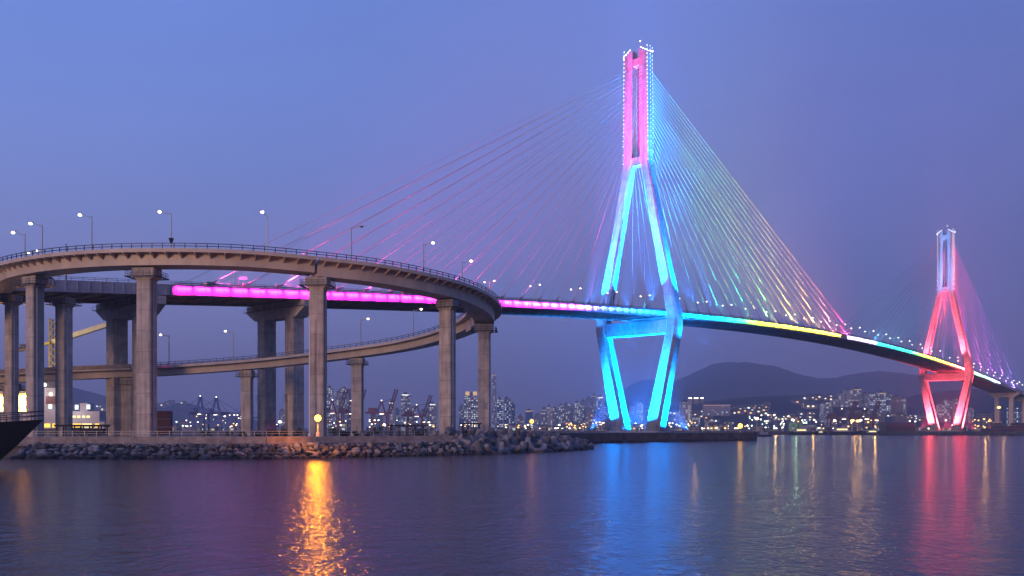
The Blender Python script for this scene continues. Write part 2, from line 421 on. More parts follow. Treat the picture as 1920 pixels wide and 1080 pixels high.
def pylon(t, label, dz=0.0):
    root = empty('pylon'); root.parent = bridge; root['label'] = label
    for sg in (1, -1):
        lo = MB(); lo.loft([octa(axis(t, sg * s), ws / 2, wa / 2, z, ch) for z, s, ws, wa, ch in LEG[:4]])
        lo.build('lower_leg', M['pylon'], root)
        up = MB(); up.loft([octa(axis(t, sg * s), ws / 2, wa / 2, z, ch) for z, s, ws, wa, ch in LEG[3:]])
        up.build('upper_leg', M['pylon'], root)
        cl = MB()
        r = [octa(axis(t, sg * 4.8), 2.4, 2.6, 140.0, .3), octa(axis(t, sg * 4.15), 2.35, 2.45, TOPZ - 6, .3)]
        cl.loft(r)
        # sloping cap: the outer edge is lower
        c = axis(t, sg * 4.15)
        tp = []
        for s, a in ((-2.35, -2.45), (2.35, -2.45), (2.35, 2.45), (-2.35, 2.45)):
            tp.append((s, a))
        cl.hexa([c + N * s + U * a + Vector((0, 0, TOPZ - 6)) for s, a in tp],
                [c + N * s + U * a + Vector((0, 0, TOPZ - 1.6 + (1.6 if s * sg < 0 else -1.2))) for s, a in tp])
        cl.build('upper_column', M['pylon'], root)
    b = MB(); b.beam(axis(t, -17.6, 55.2), axis(t, 17.6, 55.2), 5.4, 6.6); b.build('crossbeam', M['pylon'], root)
    b = MB(); b.beam(axis(t, -2.6, 138.2), axis(t, 2.6, 138.2), 4.2, 4.0); b.build('tie_beam', M['pylon'], root)
    b = MB(); b.beam(axis(t, -2.1, 187.4), axis(t, 2.1, 187.4), 4.0, 3.6); b.build('tie_beam', M['pylon'], root)
    # anchorage boxes between the two columns
    b = MB(); b.beam(axis(t + .4, 0, 140.2), axis(t + .4, 0, 185.6), 1.1, 2.6); b.build('stair_shaft', M['under'], root)
    # strings of small lights running up the outer edges
    for sg, aa, mm in ((-1, -2.5, M['led']), (1, -2.5, M['led']), (1, 0.2, M['ledc']), (1, 2.2, M['ledc'])):
        ls = MB(); z = 138.0
        for i in range(26):
            f = (z - 140) / 48
            s = (4.8 - .6 * max(0, f)) + 2.4 + .08
            off = .45 if aa == .2 else 0
            if not (aa == -2.5): s += .12
            ls.ball(axis(t + aa, sg * s, z + off), .21 if t == 0 else .2, 6, 4)
            z += 4.4 if i < 2 else (2.6 if i < 4 else 2.0)
        ls.tube(axis(t + aa, sg * 7.25, 137.6), axis(t + aa, sg * 6.85, z - 1.5), .012, n=4)
        ls.build('light_string', mm, root)
    for sg in (1, -1):
        tl = MB()
        for k in range(3): tl.ball(axis(t - 2.5, sg * (3.1 + k * 1.3), TOPZ + .4 - k * .9), .3, 6, 4)
        tl.tube(axis(t - 2.5, sg * 3.0, TOPZ + .5), axis(t - 2.5, sg * 7.2, TOPZ - 2.4), .08)
        tl.tube(axis(t - 2.5, sg * 7.2, TOPZ - 2.4), axis(t, sg * 8.0, TOPZ - 2.4), .08)
        tl.ball(axis(t, sg * 8.0, TOPZ - 2.2), .5, 6, 4, (1.6, 1, .6)); tl.build('light_string', M['led'], root)
    tl = MB(); tl.tube(axis(t, 1.2, TOPZ - 1), axis(t, 1.2, TOPZ + 4.5), .1); tl.build('antenna', M['polesteel'], root)
    tl = MB(); tl.ball(axis(t, 1.2, TOPZ + 4.6), .35, 6, 4); tl.build('beacon', M['led'], root)
    # footing
    b = MB(); b.box(axis(t, 0, 3.6), (30, 13, 1.4), math.atan2(N.y, N.x)); b.build('footing', M['pier'], root)
    return root
pylon(0, 'near diamond pylon floodlit cyan below and pink at the top')
pylon(540, 'far diamond pylon floodlit red with a cyan top')

KP = 1.0e6
def pylon_lights(t, low, lowp, upf, upp, topf, topp, tops, topsp):
    for sg in (1, -1):
        # lower legs, front face and side face
        spot('floodlight', axis(t - 15, sg * 9.4 - 9, 5), axis(t - 3.5, sg * 11.5, 22), lowp * .55 * KP, low, 62, 1.0)
        spot('floodlight', axis(t + 8, sg * 9.4 + 14, 5), axis(t, sg * 11.5 + 3, 17), lowp * .34 * KP, low, 80, .9)
        # upper legs: close to the deck, grazing the face
        s60, s100 = 19.6, 11.5
        spot('floodlight', axis(t - 11, sg * s60 - 5, 66), axis(t - 3, sg * s100, 97), upp * .62 * KP, upf, 58, .9)
        spot('floodlight', axis(t - 26, sg * s60 + 10 * sg, 50), axis(t - 3, sg * s60, 69), upp * .03 * KP, upf, 44)
        spot('floodlight', axis(t + 6, sg * s60 + 16, 45), axis(t, sg * s60 + 2, 66), upp * .03 * KP, upf, 80)
        spot('floodlight', axis(t + 6, sg * s60 + 9, 66), axis(t, sg * s100 + 2.6, 96), upp * .34 * KP, upf, 58, .9)
        spot('floodlight', axis(t - 34, sg * 6, 67), axis(t - 2, sg * 4.6, 172), topp * 1.7 * KP, topf, 17, .5)
    spot('floodlight', axis(t + 12, 34, 64), axis(t, 7, 166), topsp * .9 * KP, tops, 18, .8)
    # the crossbeam's front and its soffit
    spot('floodlight', axis(t - 16, 0, 42), axis(t - 2, 0, 56), lowp * .002 * KP, low, 90)
    spot('floodlight', axis(t, 0, 8), axis(t, 0, 52), lowp * .1 * KP, low, 60)
    spot('floodlight', axis(t - 4, 0, 70), axis(t, 0, 137), upp * .5 * KP, upf, 20)
pylon_lights(0, LB, 9.5, LB, 7.5, PK, 2.2, LB, 12)
pylon_lights(540, RED, 4.8, RED, 4.2, RBL, 2.6, RED, 7)

# ---- stay cables
anchor_me = {}
def fan(t, dirn, n, s, reach, parent, keep, lump):
    for i in range(n):
        td = t + dirn * (14 + (reach - 14) * i / (n - 1))
        zt = 141.5 + 43.0 * (i / (n - 1)) ** .85
        top = axis(t + dirn * 2.6, s * 4.6, zt)
        bot = axis(td, s * 12.6, DZ(td) + .6)
        d = (top - bot).normalized()
        if keep:
            c = MB(); c.tube(bot + d * 2.4, top, (.115 if s > 0 else .08) if dirn > 0 else (.09 if s > 0 else .07), n=5, cap=False); o = c.build('stay_cable', M['cable'], parent)
            a = MB(); a.tube(bot - d * .5, bot + d * 3.0, .34, .26, n=6); a.box(bot + Vector((0, 0, .35)), (.8, .8, 1.1), math.atan2(U.y, U.x))
            a.build('cable_anchor', M['fascia'], o)
        else:
            lump.tube(bot - d * .5, top, .13, n=5, cap=False)
lump = MB()
for dirn, rc in ((-1, 246), (1, 262)):
    for s in (1, -1): fan(0, dirn, 21, s, rc, bridge, True, None)
fan(540, 1, 14, 1, 246, bridge, True, None)
fan(540, -1, 21, 1, 262, bridge, False, lump); fan(540, -1, 21, -1, 262, bridge, False, lump); fan(540, 1, 21, -1, 246, bridge, False, lump)
lc = lump.build('stay_cable_bundle', M['cable'], bridge); lc['kind'] = 'stuff'

# ---- LED wash along the deck edge, colour changes along the length
def hexc(r, g, b): return lin(r, g, b)[:3]
WASH = [(-262, (235, 14, 172)), (-130, (228, 20, 190)), (-80, (195, 45, 230)), (-52, (70, 90, 240)), (0, (0, 150, 245)), (60, (0, 205, 225)), (88, (40, 215, 130)), (100, (150, 225, 30)),
        (125, (235, 225, 40)), (190, (245, 220, 50)), (232, (250, 215, 60)), (240, (235, 140, 80)), (246, (210, 170, 230)), (300, (225, 195, 240)), (312, (20, 215, 215)), (385, (20, 210, 130)),
        (410, (110, 220, 40)), (450, (235, 235, 50)), (505, (245, 205, 60)), (528, (250, 150, 110)), (545, (215, 200, 240)), (575, (120, 225, 200)), (610, (90, 225, 110)), (680, (200, 200, 235)), (690, (200, 200, 235))]
def wash(t):
    x = [k[0] for k in WASH]; c = [float(np.interp(t, x, [k[1][i] for k in WASH])) for i in range(3)]
    r = lin(*c)[:3]; m = max(r); return tuple(v / m for v in r)
t = T_L + .5
while t < 690:
    seg = 6.0 if t < -10 else 12.0; t1 = t + seg; tm = (t + t1) / 2
    if not (236 < tm < 248):
        c = axis(tm, 15.3, DZ(tm) + .05)
        al = axis(t1, 0, DZ(t1)) - axis(t, 0, DZ(t))
        area('led_wash_light', c, axis(tm, 14.0, DZ(tm) - 1.05), seg * (.8 if t < -10 else .95), .25, (4000 if t < -60 else 1500) * (seg / 6) * (1.0 + max(0, tm) / 900), wash(tm), al)
    t = t1
lr = MB()
for i in range(int((690 - T_L) / 7)):
    t = T_L + 2 + i * 7; lr.beam(axis(t, 14.0, DZ(t) + .3), axis(t, 15.3, DZ(t) + .35), .1, .1)
pts = axpath(T_L, 690, 14)
for (a, _), (b_, _) in zip(pts, pts[1:]): lr.beam(a + N * 15.25 + Vector((0, 0, .36)), b_ + N * 15.25 + Vector((0, 0, .36)), .16, .16)
lr.build('light_rail', M['rail'], bridge)

# ---- uplights at the feet of the stay cables
KC = 5.5e4
def cable_lights(t0, dirn, items):
    for off, rgb, pw in items:
        for s in (1, -1):
            t = t0 + dirn * off
            tgt = axis(t0 + dirn * off * .55, s * 9, DZ(t) + 60)
            spot('cable_uplight', axis(t, s * 15.0, DZ(t) + .9), tgt, pw * KC * (1 if s > 0 else .3) * (4.2 if dirn > 0 else 2.4), rgb, 62, .7, .15)
cable_lights(0, 1, [(28, (.05, .75, 1), .9), (60, (.05, .85, .85), 1.8), (92, (.05, .95, .45), 2.6), (125, (.3, 1, .2), 3.4), (160, (.95, .85, .15), 4.2),
                    (195, (1, .55, .12), 5), (225, (1, .28, .25), 5), (250, (1, .05, .25), 4)])
cable_lights(0, -1, [(60, (.5, .3, 1), .3), (110, (1, .12, .8), .8), (150, (1, .08, .6), 2.5), (190, (1, .08, .5), 6), (222, (1, .08, .45), 7), (246, (1, .08, .45), 2)])
cable_lights(540, 1, [(30, (1, .12, .5), 2), (80, (1, .12, .7), 3), (130, (.9, .12, 1), 3.5), (180, (.6, .15, 1), 3.5), (225, (.4, .2, 1), 3)])
cable_lights(540, -1, [(240, (.05, .6, 1), 3), (200, (.05, .6, 1), 2)])

# ================================================================== APPROACH VIADUCTS
def portal_pier(t, root, m=None, hw=15.4, ladder=False):
    m = m or M['pier']
    rz = math.atan2(N.y, N.x)
    pr = empty('portal_pier'); pr.parent = root
    zt = DZ(t) - 2.85
    cap = MB()
    a = 2.25
    prof = [(-hw, -.2), (-hw, -2.4), (-hw + 4.6, -5.2), (hw - 4.6, -5.2), (hw, -2.4), (hw, -.2)]
    cap.loft([[axis(t + aa, s, zt + z) for s, z in prof] for aa in (-a, a)])
    cap.box(axis(t, 12.6, zt - .1), (1.6, 1.6, .3), rz); cap.box(axis(t, -12.6, zt - .1), (1.6, 1.6, .3), rz)
    cap.build('pier_cap', m, pr)
    for s in (-7.4, 7.4):
        c = MB(); z0 = 2.5; z1 = zt - 5.15
        c.loft([octa(axis(t, s), 2.2, 2.2, z, .25) for z in (z0, z1)]); c.build('column', m, pr)
    pf_ = MB()
    for s in (-1, 1):
        pf_.beam(axis(t - a - .6, -hw - .4, zt - 2.1), axis(t - a - .6, hw + .4, zt - 2.1), .9, .1)
        for k in range(12):
            p = axis(t - a - 1.0, -hw + k * 2 * hw / 11, zt - 1.6); pf_.box(p, (.07, .07, 1.0))
        pf_.beam(axis(t - a - 1.0, -hw, zt - 1.1), axis(t - a - 1.0, hw, zt - 1.1), .07, .07)
        break
    pf_.build('inspection_platform', M['rail'], pr)
    if ladder:
        for s in (-8.3, 6.6):
            l = MB(); b0 = axis(t - 2.6, s, 4)
            for dx in (-.3, .3): l.tube(b0 + N * dx, b0 + N * dx + Vector((0, 0, 12)), .06)
            for k in range(20): l.tube(b0 - N * .3 + Vector((0, 0, .4 + k * .6)), b0 + N * .3 + Vector((0, 0, .4 + k * .6)), .05)
            for k in range(4): l.box(b0 - U * .5 + Vector((0, 0, 10 + k * .7)), (1, .8, .08), math.atan2(N.y, N.x))
            l.build('ladder', M['rail'], pr)
    return pr
app = empty('approach_viaduct'); tag(app, 'grey approach viaduct joining the bridge at its left end', 'viaduct')
deck(-345, T_L - .4, app, M['under'], mat('grey_painted_steel', (.36, .34, .36), .6, 0, .12, .5))
portal_pier(-262.6, app); portal_pier(-313, app)
portal_pier(-212.5, bridge, ladder=True)
app2 = empty('approach_viaduct'); tag(app2, 'tan approach viaduct on portal piers at the far right end of the bridge', 'viaduct')
deck(T_R + .5, 1150, app2, M['under'], M['girder'])
for t in (775,): portal_pier(t, bridge, M['girder'])
for t in (845, 915, 985): portal_pier(t, app2, M['girder'])

# ================================================================== LOOP RAMP
RP = [(-121, 216, 39.8), (-115, 207.7, 39.6), (-103.8, 193.9, 39.4), (-91, 184.4, 39.2), (-79.4, 179.5, 39.1), (-68.9, 177.5, 39.0), (-58.8, 177.5, 38.95), (-49.7, 179.5, 38.9),
      (-38.1, 184.4, 38.6), (-28.9, 190.3, 38.4), (-19.7, 200, 38.0), (-12.6, 211.4, 37.6), (-8.2, 222, 36.5), (-7, 231, 35.3), (-8.3, 240, 34.5), (-12.4, 249.2, 33.6),
      (-20.5, 256.5, 31.6), (-34, 262.5, 29.4), (-53, 266.5, 27.3), (-74, 266.5, 25.0), (-99.5, 262.5, 22.8), (-122, 258.5, 21.5), (-140.5, 254.4, 20.3), (-160, 248, 19.2)]
def catmull(pts, m=6):
    o = []
    q = [pts[0]] + pts + [pts[-1]]
    for i in range(1, len(q) - 2):
        p0, p1, p2, p3 = [Vector(x) for x in q[i - 1:i + 3]]
        for k in range(m):
            t = k / m
            o.append(.5 * ((2 * p1) + (p2 - p0) * t + (2 * p0 - 5 * p1 + 4 * p2 - p3) * t * t + (3 * p1 - p0 - 3 * p2 + p3) * t ** 3))
    o.append(Vector(pts[-1])); return o
RC = catmull(RP)
RL = [0.0]
for a, b in zip(RC, RC[1:]): RL.append(RL[-1] + (b - a).length)
RLEN = RL[-1]
def ramp(l):
    """centre and outward direction at distance l along the ramp"""
    l = max(0, min(RLEN, l)); i = max(0, min(len(RL) - 2, int(np.searchsorted(RL, l)) - 1))
    f = (l - RL[i]) / (RL[i + 1] - RL[i]); c = RC[i].lerp(RC[i + 1], f)
    j0, j1 = max(0, i - 1), min(len(RC) - 1, i + 2)
    d = (RC[j1] - RC[j0]); d.z = 0; d.normalize()
    return c, Vector((d.y, -d.x, 0))
def rpath(l0, l1, step=2.5):
    n = max(1, int((l1 - l0) / step)); return [ramp(l0 + (l1 - l0) * i / n) for i in range(n + 1)]
def ramp_at_px(px, side=0.0, l0=0, l1=None):
    best = None
    l = l0; l1 = RLEN if l1 is None else l1
    while l < l1:
        c, n = ramp(l); p = c + n * side; q = CX + p.x / p.y * F
        if best is None or abs(q - px) < best[0]: best = (abs(q - px), l)
        l += .5
    return best[1]
L_JOINT = ramp_at_px(600, 4.5, 0, 180)
L_END = ramp_at_px(246, -4.5, 200)
L_TURN = ramp_at_px(941, 4.5, 60, 220)
print('ramp len', RLEN, 'joint', L_JOINT, 'turn', L_TURN, 'end', L_END)
loop = empty('loop_ramp'); tag(loop, 'tan spiral ramp curving in front of the bridge and back below it', 'ramp')
def ramp_part(l0, l1, depth, name):
    g = MB(); g.loft(sweep([(-2.5, -depth), (2.5, -depth), (2.75, -.3), (-2.75, -.3)], rpath(l0, l1))); g.build(name, M['girder'], loop)
    s = MB(); s.loft(sweep([(-4.5, -.42), (-2.8, -.3), (2.8, -.3), (4.5, -.42), (4.5, .0), (-4.5, .0)], rpath(l0, l1)))
    s.build('deck_slab', M['girder'], loop)
ramp_part(0, L_JOINT - .25, 2.55, 'box_girder'); ramp_part(L_JOINT + .25, L_TURN + 12, 3.2, 'box_girder'); ramp_part(L_TURN + 12.3, L_END - .2, 2.3, 'box_girder'); ramp_part(L_END + .2, RLEN, 2.3, 'box_girder')
for sd_ in (1, -1):
    for l0, l1, solid in ((0, L_END, False), (L_END, RLEN, True)):
        k = MB(); h = .28 if not solid else 1.15
        q = [(4.25, 0), (4.52, 0), (4.52, h), (4.25, h)]; q = [(a * sd_, b) for a, b in q]
        k.loft(sweep(q if sd_ > 0 else q[::-1], rpath(l0, l1))); k.build('kerb' if not solid else 'solid_parapet', M['girder'] if not solid else M['wall'], loop)
    r = MB(); pts = rpath(0, L_END, 3)
    for h in (.72, 1.22):
        for (a, n1), (b, n2) in zip(pts, pts[1:]): r.beam(a + n1 * 4.4 * sd_ + Vector((0, 0, h)), b + n2 * 4.4 * sd_ + Vector((0, 0, h)), .1, .13)
    n = int(L_END / 1.9)
    for i in range(n):
        c, nn = ramp(i * 1.9 + .3); r.box(c + nn * 4.4 * sd_ + Vector((0, 0, .72)), (.13, .13, 1.0), math.atan2(nn.y, nn.x))
    r.build('railing', M['rail'], loop)
# triangular brackets that carry the outer half of the slab
bm_ = MB()
bm_.add([(2.66, -.11, -.46), (4.35, -.11, -.44), (4.35, -.11, -.62), (2.62, -.11, -1.35), (2.66, .11, -.46), (4.35, .11, -.44), (4.35, .11, -.62), (2.62, .11, -1.35)],
        [(0, 1, 2, 3), (7, 6, 5, 4), (0, 4, 5, 1), (1, 5, 6, 2), (2, 6, 7, 3), (3, 7, 4, 0)])
bme = bm_.mesh('bracket', M['girder'])
l = 2.0; nbr = 0
while l < L_TURN + 45 and nbr < 98:
    c, nn = ramp(l)
    o = bpy.data.objects.new('bracket', bme); col.objects.link(o); o.parent = loop; o.location = c; o.rotation_euler = (0, 0, math.atan2(nn.y, nn.x))
    l += 2.55 if nbr else 2.55; nbr += 1
def ramp_pier(root, x, y, zt, w_, th, cap_dir=None, platform=True, cw=4.6, patch=0):
    """square shaft with a widened head and an inspection platform; th in degrees clockwise"""
    pr = empty('pier'); pr.parent = root
    rz = -R(th)
    cs, sn = math.cos(rz), math.sin(rz)
    def ring(hx, hy, z, ch=.18):
        pts = [(-hx + ch, -hy), (hx - ch, -hy), (hx, -hy + ch), (hx, hy - ch), (hx - ch, hy), (-hx + ch, hy), (-hx, hy - ch), (-hx, -hy + ch)]
        return [Vector((x + a * cs - b * sn, y + a * sn + b * cs, z)) for a, b in pts]
    h = w_ / 2
    s = MB(); s.loft([ring(h, h, 2.6), ring(h, h, zt - 2.6)]); s.build('shaft', M['pier'], pr)
    c = MB(); c.loft([ring(h + .02, h + .02, zt - 2.6), ring(cw / 2, h + .25, zt - 1.9), ring(cw / 2, h + .25, zt - .25)])
    for a in (-1, 1): c.box((x + a * 1.3 * cs, y + a * 1.3 * sn, zt - .13), (.7, .7, .26), rz)
    c.build('pier_head', M['pier'], pr)
    dp = MB(); px_, py_ = x - (h + .12) * cs * -1 + (h * .35) * sn, y + (h + .12) * sn - (h * .35) * cs
    dp.tube((px_, py_, 3), (px_, py_, zt - 2.0), .11, n=6)
    for k in range(5): dp.box((px_ - .05 * cs, py_, 6 + k * (zt - 10) / 5), (.3, .3, .14), rz)
    dp.build('drain_pipe', M['polesteel'], pr)
    if patch:
        q_ = MB(); zz = patch; q_.box((x + (h * .25) * cs + (h + .02) * sn, y + (h * .25) * sn * 1 - (h + .02) * cs, zz), (w_ * .42, .05, w_ * .55), rz); q_.build('censor_patch', M['fascia'], pr)  # thin pale panel standing in for a censored rectangle, no paint on the pier
    if platform:
        p = MB(); q = cw / 2 + .75; q2 = h + 1.05
        for (a0, b0), (a1, b1) in (((-q, -q2), (q, -q2)), ((q, -q2), (q, q2)), ((q, q2), (-q, q2)), ((-q, q2), (-q, -q2))):
            A = Vector((x + a0 * cs - b0 * sn, y + a0 * sn + b0 * cs, zt - 2.0)); B = Vector((x + a1 * cs - b1 * sn, y + a1 * sn + b1 * cs, zt - 2.0))
            p.beam(A, B, .7, .1)
            for hh in (.55, 1.05): p.beam(A + Vector((0, 0, hh)), B + Vector((0, 0, hh)), .06, .06)
            m = 5
            for k in range(m): p.box(A.lerp(B, k / m) + Vector((0, 0, .52)), (.07, .07, 1.05))
        p.build('inspection_platform', M['rail'], pr)
def pier_under(px, l0, l1, w_, th, depth, **k):
    l = ramp_at_px(px, 0, l0, l1); c, nn = ramp(l); ramp_pier(loop, c.x, c.y, c.z - depth, w_, th, **k)
pier_under(65, 0, 60, 2.6, 30, 2.55); pier_under(277, 20, 90, 2.85, 6, 2.55, patch=23); pier_under(594, 60, 140, 3.0, 2, 2.9, cw=4.4)
pier_under(839, 80, 170, 2.95, 22, 3.2, cw=4.2); pier_under(909, L_TURN - 8, L_TURN + 12, 2.9, 3, 3.2, cw=4.6, patch=11)
pier_under(669, 200, 400, 3.1, 2, 2.3, cw=3.8); pier_under(463, 200, 400, 2.9, 0, 2.3, cw=3.6, patch=14.5); pier_under(241, 200, 420, 3.6, 8, 2.3, cw=5)
pier_under(20, 250, 470, 3.0, 8, 2.3, cw=4)
for px, D in ((120, 234), (22, 223)):
    x = XD(px, D); t = (D - A0.y) / U.y
    ramp_pier(app, x, D, DZ(t) - 2.9, 3.0 if px > 50 else 2.3, 20, cw=4.8)

# ================================================================== STREET LAMPS
def make_lamp(double, h, arm, headm, pole_r=.11, hr=.30):
    root = empty('street_lamp')
    p = MB(); p.tube((0, 0, 0), (0, 0, h), pole_r * 1.3, pole_r * .8, 6); p.box((0, 0, .25), (.45, .45, .5)); p.build('pole', M['polesteel'], root)
    for s in ((-1, 1) if double else (1,)):
        a = MB(); a.tube((0, 0, h - .3), (s * arm, 0, h + .15), .06, .05, 5); a.build('arm', M['polesteel'], root)
        g = MB(); g.box((s * (arm + .3), 0, h + .2), (1.0, .34, .16)); hd = g.build('lamp_head', M['polesteel'], root)
        e = MB(); e.ball((s * (arm + .32), 0, h + .08), hr, 8, 5, (1, 1, .72)); e.build('lamp_glass', headm, hd)
    return root
def place(proto, used, loc, rz, label, group, scale=None):
    o = copy_tree(proto) if used else proto
    o.location = loc; o.rotation_euler = (0, 0, rz)
    if scale: o.scale = (scale,) * 3
    tag(o, label, 'street lamp', group); return o
single = make_lamp(False, 8.0, 1.6, M['lampw'], hr=.33)
used = False
UP = [(47, 437, -1), (80, 420, -1), (173, 404, -1), (323, 398, -1), (502, 402, 2), (661, 425, 1), (795, 456, 1), (867, 490, 1)]
LO = [(227, 632, -1), (318, 628, -1), (438, 621, -1), (676, 598, 1), (774, 580, 1)]
for grp, lst, l0, l1 in (('lamps on the upper ramp', UP, 0, L_TURN), ('lamps on the lower ramp', LO, L_TURN + 20, RLEN)):
    for i, (px, py, dr) in enumerate(lst):
        side = -4.1 if grp == 'lamps on the upper ramp' else 4.1
        l = ramp_at_px(px, side, l0, l1); c, nn = ramp(l); b = c + nn * side
        h = (HZ - py) / F * b.y + CAMZ - b.z
        src = single
        lab = 'single-arm street lamp on the %s ramp, %s from the left' % ('upper' if side < 0 else 'lower', ORD[i])
        if px == 661:
            off = make_lamp(False, 8.0, 1.6, M['lampoff']); place(off, False, b, 0, 'unlit street lamp with a short right arm on the upper ramp', grp, h / 8.1); continue
        rz = math.pi if dr == -1 else (0 if dr == 1 else -math.pi / 2)
        place(single, used, b, rz + (R(14) if dr == -1 else R(-12)), lab, grp, h / 8.1); used = True
# the loudspeaker-like cone on the fourth lamp
l = ramp_at_px(323, -4.1, 0, L_TURN); c, nn = ramp(l); b = c - nn * 4.1
cn = MB(); cn.tube((b.x, b.y, b.z + 2.6), (b.x, b.y, b.z + 3.9), .08, .55, 8); tag(cn.build('warning_horn', M['rail']), 'dark inverted cone on the fourth lamp pole of the upper ramp', 'horn')

double = make_lamp(True, 8.8, 2.3, M['lampw'], .12, hr=.38)
used = False
t = -318.0; i = 0; k1 = k2 = k3 = 0
while t < 1080:
    if abs(t) < 6 or abs(t - 540) < 8: t += 29.5; continue
    if t < 0: lab = 'double-arm street lamp left of the cyan pylon, %s counting away from it'; n_ = int(-t // 29.5)
    elif t < 270: lab = 'double-arm street lamp right of the cyan pylon, %s counting away from it'; n_ = int(t // 29.5)
    elif t < 540: lab = 'double-arm street lamp left of the red pylon, %s counting away from it'; n_ = int((540 - t) // 29.5)
    else: lab = 'double-arm street lamp right of the red pylon, %s counting away from it'; n_ = int((t - 540) // 29.5)
    o = place(double, used, axis(t, 0, DZ(t)), math.atan2(N.y, N.x), lab % ORD[n_], 'double lamps along the bridge', 1.0 + max(0, t) * .0007); used = True
    t += 29.5

# small fixtures on the deck
def wind_mast(t, s, label):
    r = MB(); c = axis(t, s, DZ(t))
    for k in range(5):
        w_ = 3.4 - k * .55
        r.box(c + Vector((0, 0, .9 + k * 1.35)), (w_, w_, .28), math.atan2(U.y, U.x))
        for a, b in ((-1, -1), (1, -1), (1, 1), (-1, 1)): r.box(c + U * a * w_ * .42 + N * b * w_ * .42 + Vector((0, 0, .3 + k * 1.35)), (.16, .16, 1.35))
    r.tube(c, c + Vector((0, 0, 8)), .12)
    tag(r.build('maintenance_frame', M['fascia']), label, 'steel frame')
    spot('frame_light', c - U * 8 + N * 1.5 + Vector((0, 0, 1)), c + Vector((0, 0, 3)), 2.5e3, (.05, .55, 1), 60)
wind_mast(-10, 11.2, 'blue-lit stepped steel frame on the deck just left of the cyan pylon')
wind_mast(17, 11.2, 'blue-lit stepped steel frame on the deck just right of the cyan pylon')
sg = empty('traffic_sign'); tag(sg, 'dark sign panel on a post above the deck at its left end', 'sign')
c = axis(-236, 12.6, DZ(-236))
q = MB(); q.tube(c, c + Vector((0, 0, 3.2)), .09); q.build('post', M['rail'], sg)
q = MB(); q.box(c + Vector((1.3, 0, 2.9)), (2.2, .12, .8)); q.build('sign_panel', M['rail'], sg)
# navigation/antenna mast behind the ramp on the left
mm = MB(); b = axis(-290, -12, DZ(-290)); b = Vector((XD(124, 246), 246, 40))
mm.tube(b, b + Vector((0, 0, 15)), .22, .1); 
for k, (z, l_) in enumerate(((11, 2.4), (12.4, 3.6), (9.6, 1.6))): mm.beam(b + Vector((-l_ / 2, 0, z)), b + Vector((l_ / 2, 0, z + .4)), .18, .18)
mm.box(b + Vector((0, 0, 10.8)), (1.3, 1.3, 1.6)); mm.box(b + Vector((1.4, 0, 12.6)), (.5, .5, .7)); mm.box(b + Vector((-1.5, 0, 12.2)), (.5, .5, .5))
tag(mm.build('camera_mast', M['rail']), 'dark mast with cross arms rising behind the ramp at left', 'mast')

def car(loc, rz, paint, label):
    r = empty('car', loc, rz); tag(r, label, 'car', 'cars on the bridge approach')
    b = MB(); b.loft([[(x, y, z) for x, y, z in ((-2.2, -.85, .35), (2.2, -.85, .35), (2.2, .85, .35), (-2.2, .85, .35))],
                      [(x, y, z) for x, y, z in ((-2.25, -.88, .75), (2.2, -.88, .7), (2.2, .88, .7), (-2.25, .88, .75))],
                      [(x, y, z) for x, y, z in ((-2.1, -.8, 1.0), (1.9, -.8, .92), (1.9, .8, .92), (-2.1, .8, 1.0))]])
    body = b.build('body', paint, r)
    g = MB(); g.loft([[(-1.7, -.76, .98), (1.1, -.76, .95), (1.1, .76, .95), (-1.7, .76, .98)], [(-1.2, -.62, 1.48), (.4, -.62, 1.48), (.4, .62, 1.48), (-1.2, .62, 1.48)]]); g.build('cabin', M['rail'], r)
    for x in (-1.4, 1.35):
        for y in (-.86, .86):
            wv = MB(); wv.tube((x, y - .1, .34), (x, y + .1, .34), .34, n=12); wv.build('wheel', M['rail'], r)
    for y in (-.62, .62):
        tl = MB(); tl.box((-2.26, y, .8), (.08, .36, .2)); tl.build('tail_light', M['tail'], r)
        hl = MB(); hl.box((2.21, y, .66), (.08, .34, .16)); hl.build('headlight', M['head'], r)
    return r
pw_ = mat('white_car_paint', (.7, .7, .7), .3); pg = mat('grey_car_paint', (.2, .2, .22), .3, .4)
au = math.atan2(U.y, U.x)
for i, (t, s, rev, pm, lb) in enumerate(((-300, 11.3, 0, pw_, 'white car on the viaduct seen through the railing at left, red tail lights'), (-288, 8.2, 0, pg, 'grey car ahead of the white one on the left viaduct'),
                                  (-244, 11.3, 0, pw_, 'white car where the pink lighting of the deck begins'), (-150, 11.4, 1, pg, 'grey oncoming car over the pink deck with headlights on'),
                                  (-168, 11.4, 0, pw_, 'white car over the pink deck behind the ramp'))):
    car(axis(t, s, DZ(t) + .02), au + (math.pi if rev else 0), pm, lb)

# ================================================================== PROMENADE: wall, rail, rocks, tetrapods
pwall = MB()
for (x0, y0), (x1, y1) in zip(WALL, WALL[1:]):
    a, b = Vector((x0, y0 - .3, 0)), Vector((x1, y1 - .3, 0)); pwall.beam(a + Vector((0, 0, 3.05)), b + Vector((0, 0, 3.05)), .5, 1.5)
    pwall.beam(a + Vector((0, -.7, 2.3)), b + Vector((0, -.7, 2.3)), 1.0, .5)
tag(pwall.build('parapet_wall', M['wall']), 'long low tan concrete parapet wall along the top of the rocks', 'wall')
pr = MB()
for (x0, y0), (x1, y1) in zip(WALL[:5], WALL[1:5]):
    a, b = Vector((x0, y0, 3.8)), Vector((x1, y1, 3.8)); n = int((b - a).length / 2.2)
    for h in (.5, .95): pr.beam(a + Vector((0, 0, h)), b + Vector((0, 0, h)), .05, .05)
    for k in range(n): pr.box(a.lerp(b, k / n) + Vector((0, 0, .5)), (.06, .06, 1.0))
tag(pr.build('guard_rail', M['polesteel']), 'thin pale metal guard rail on top of the parapet wall', 'railing')

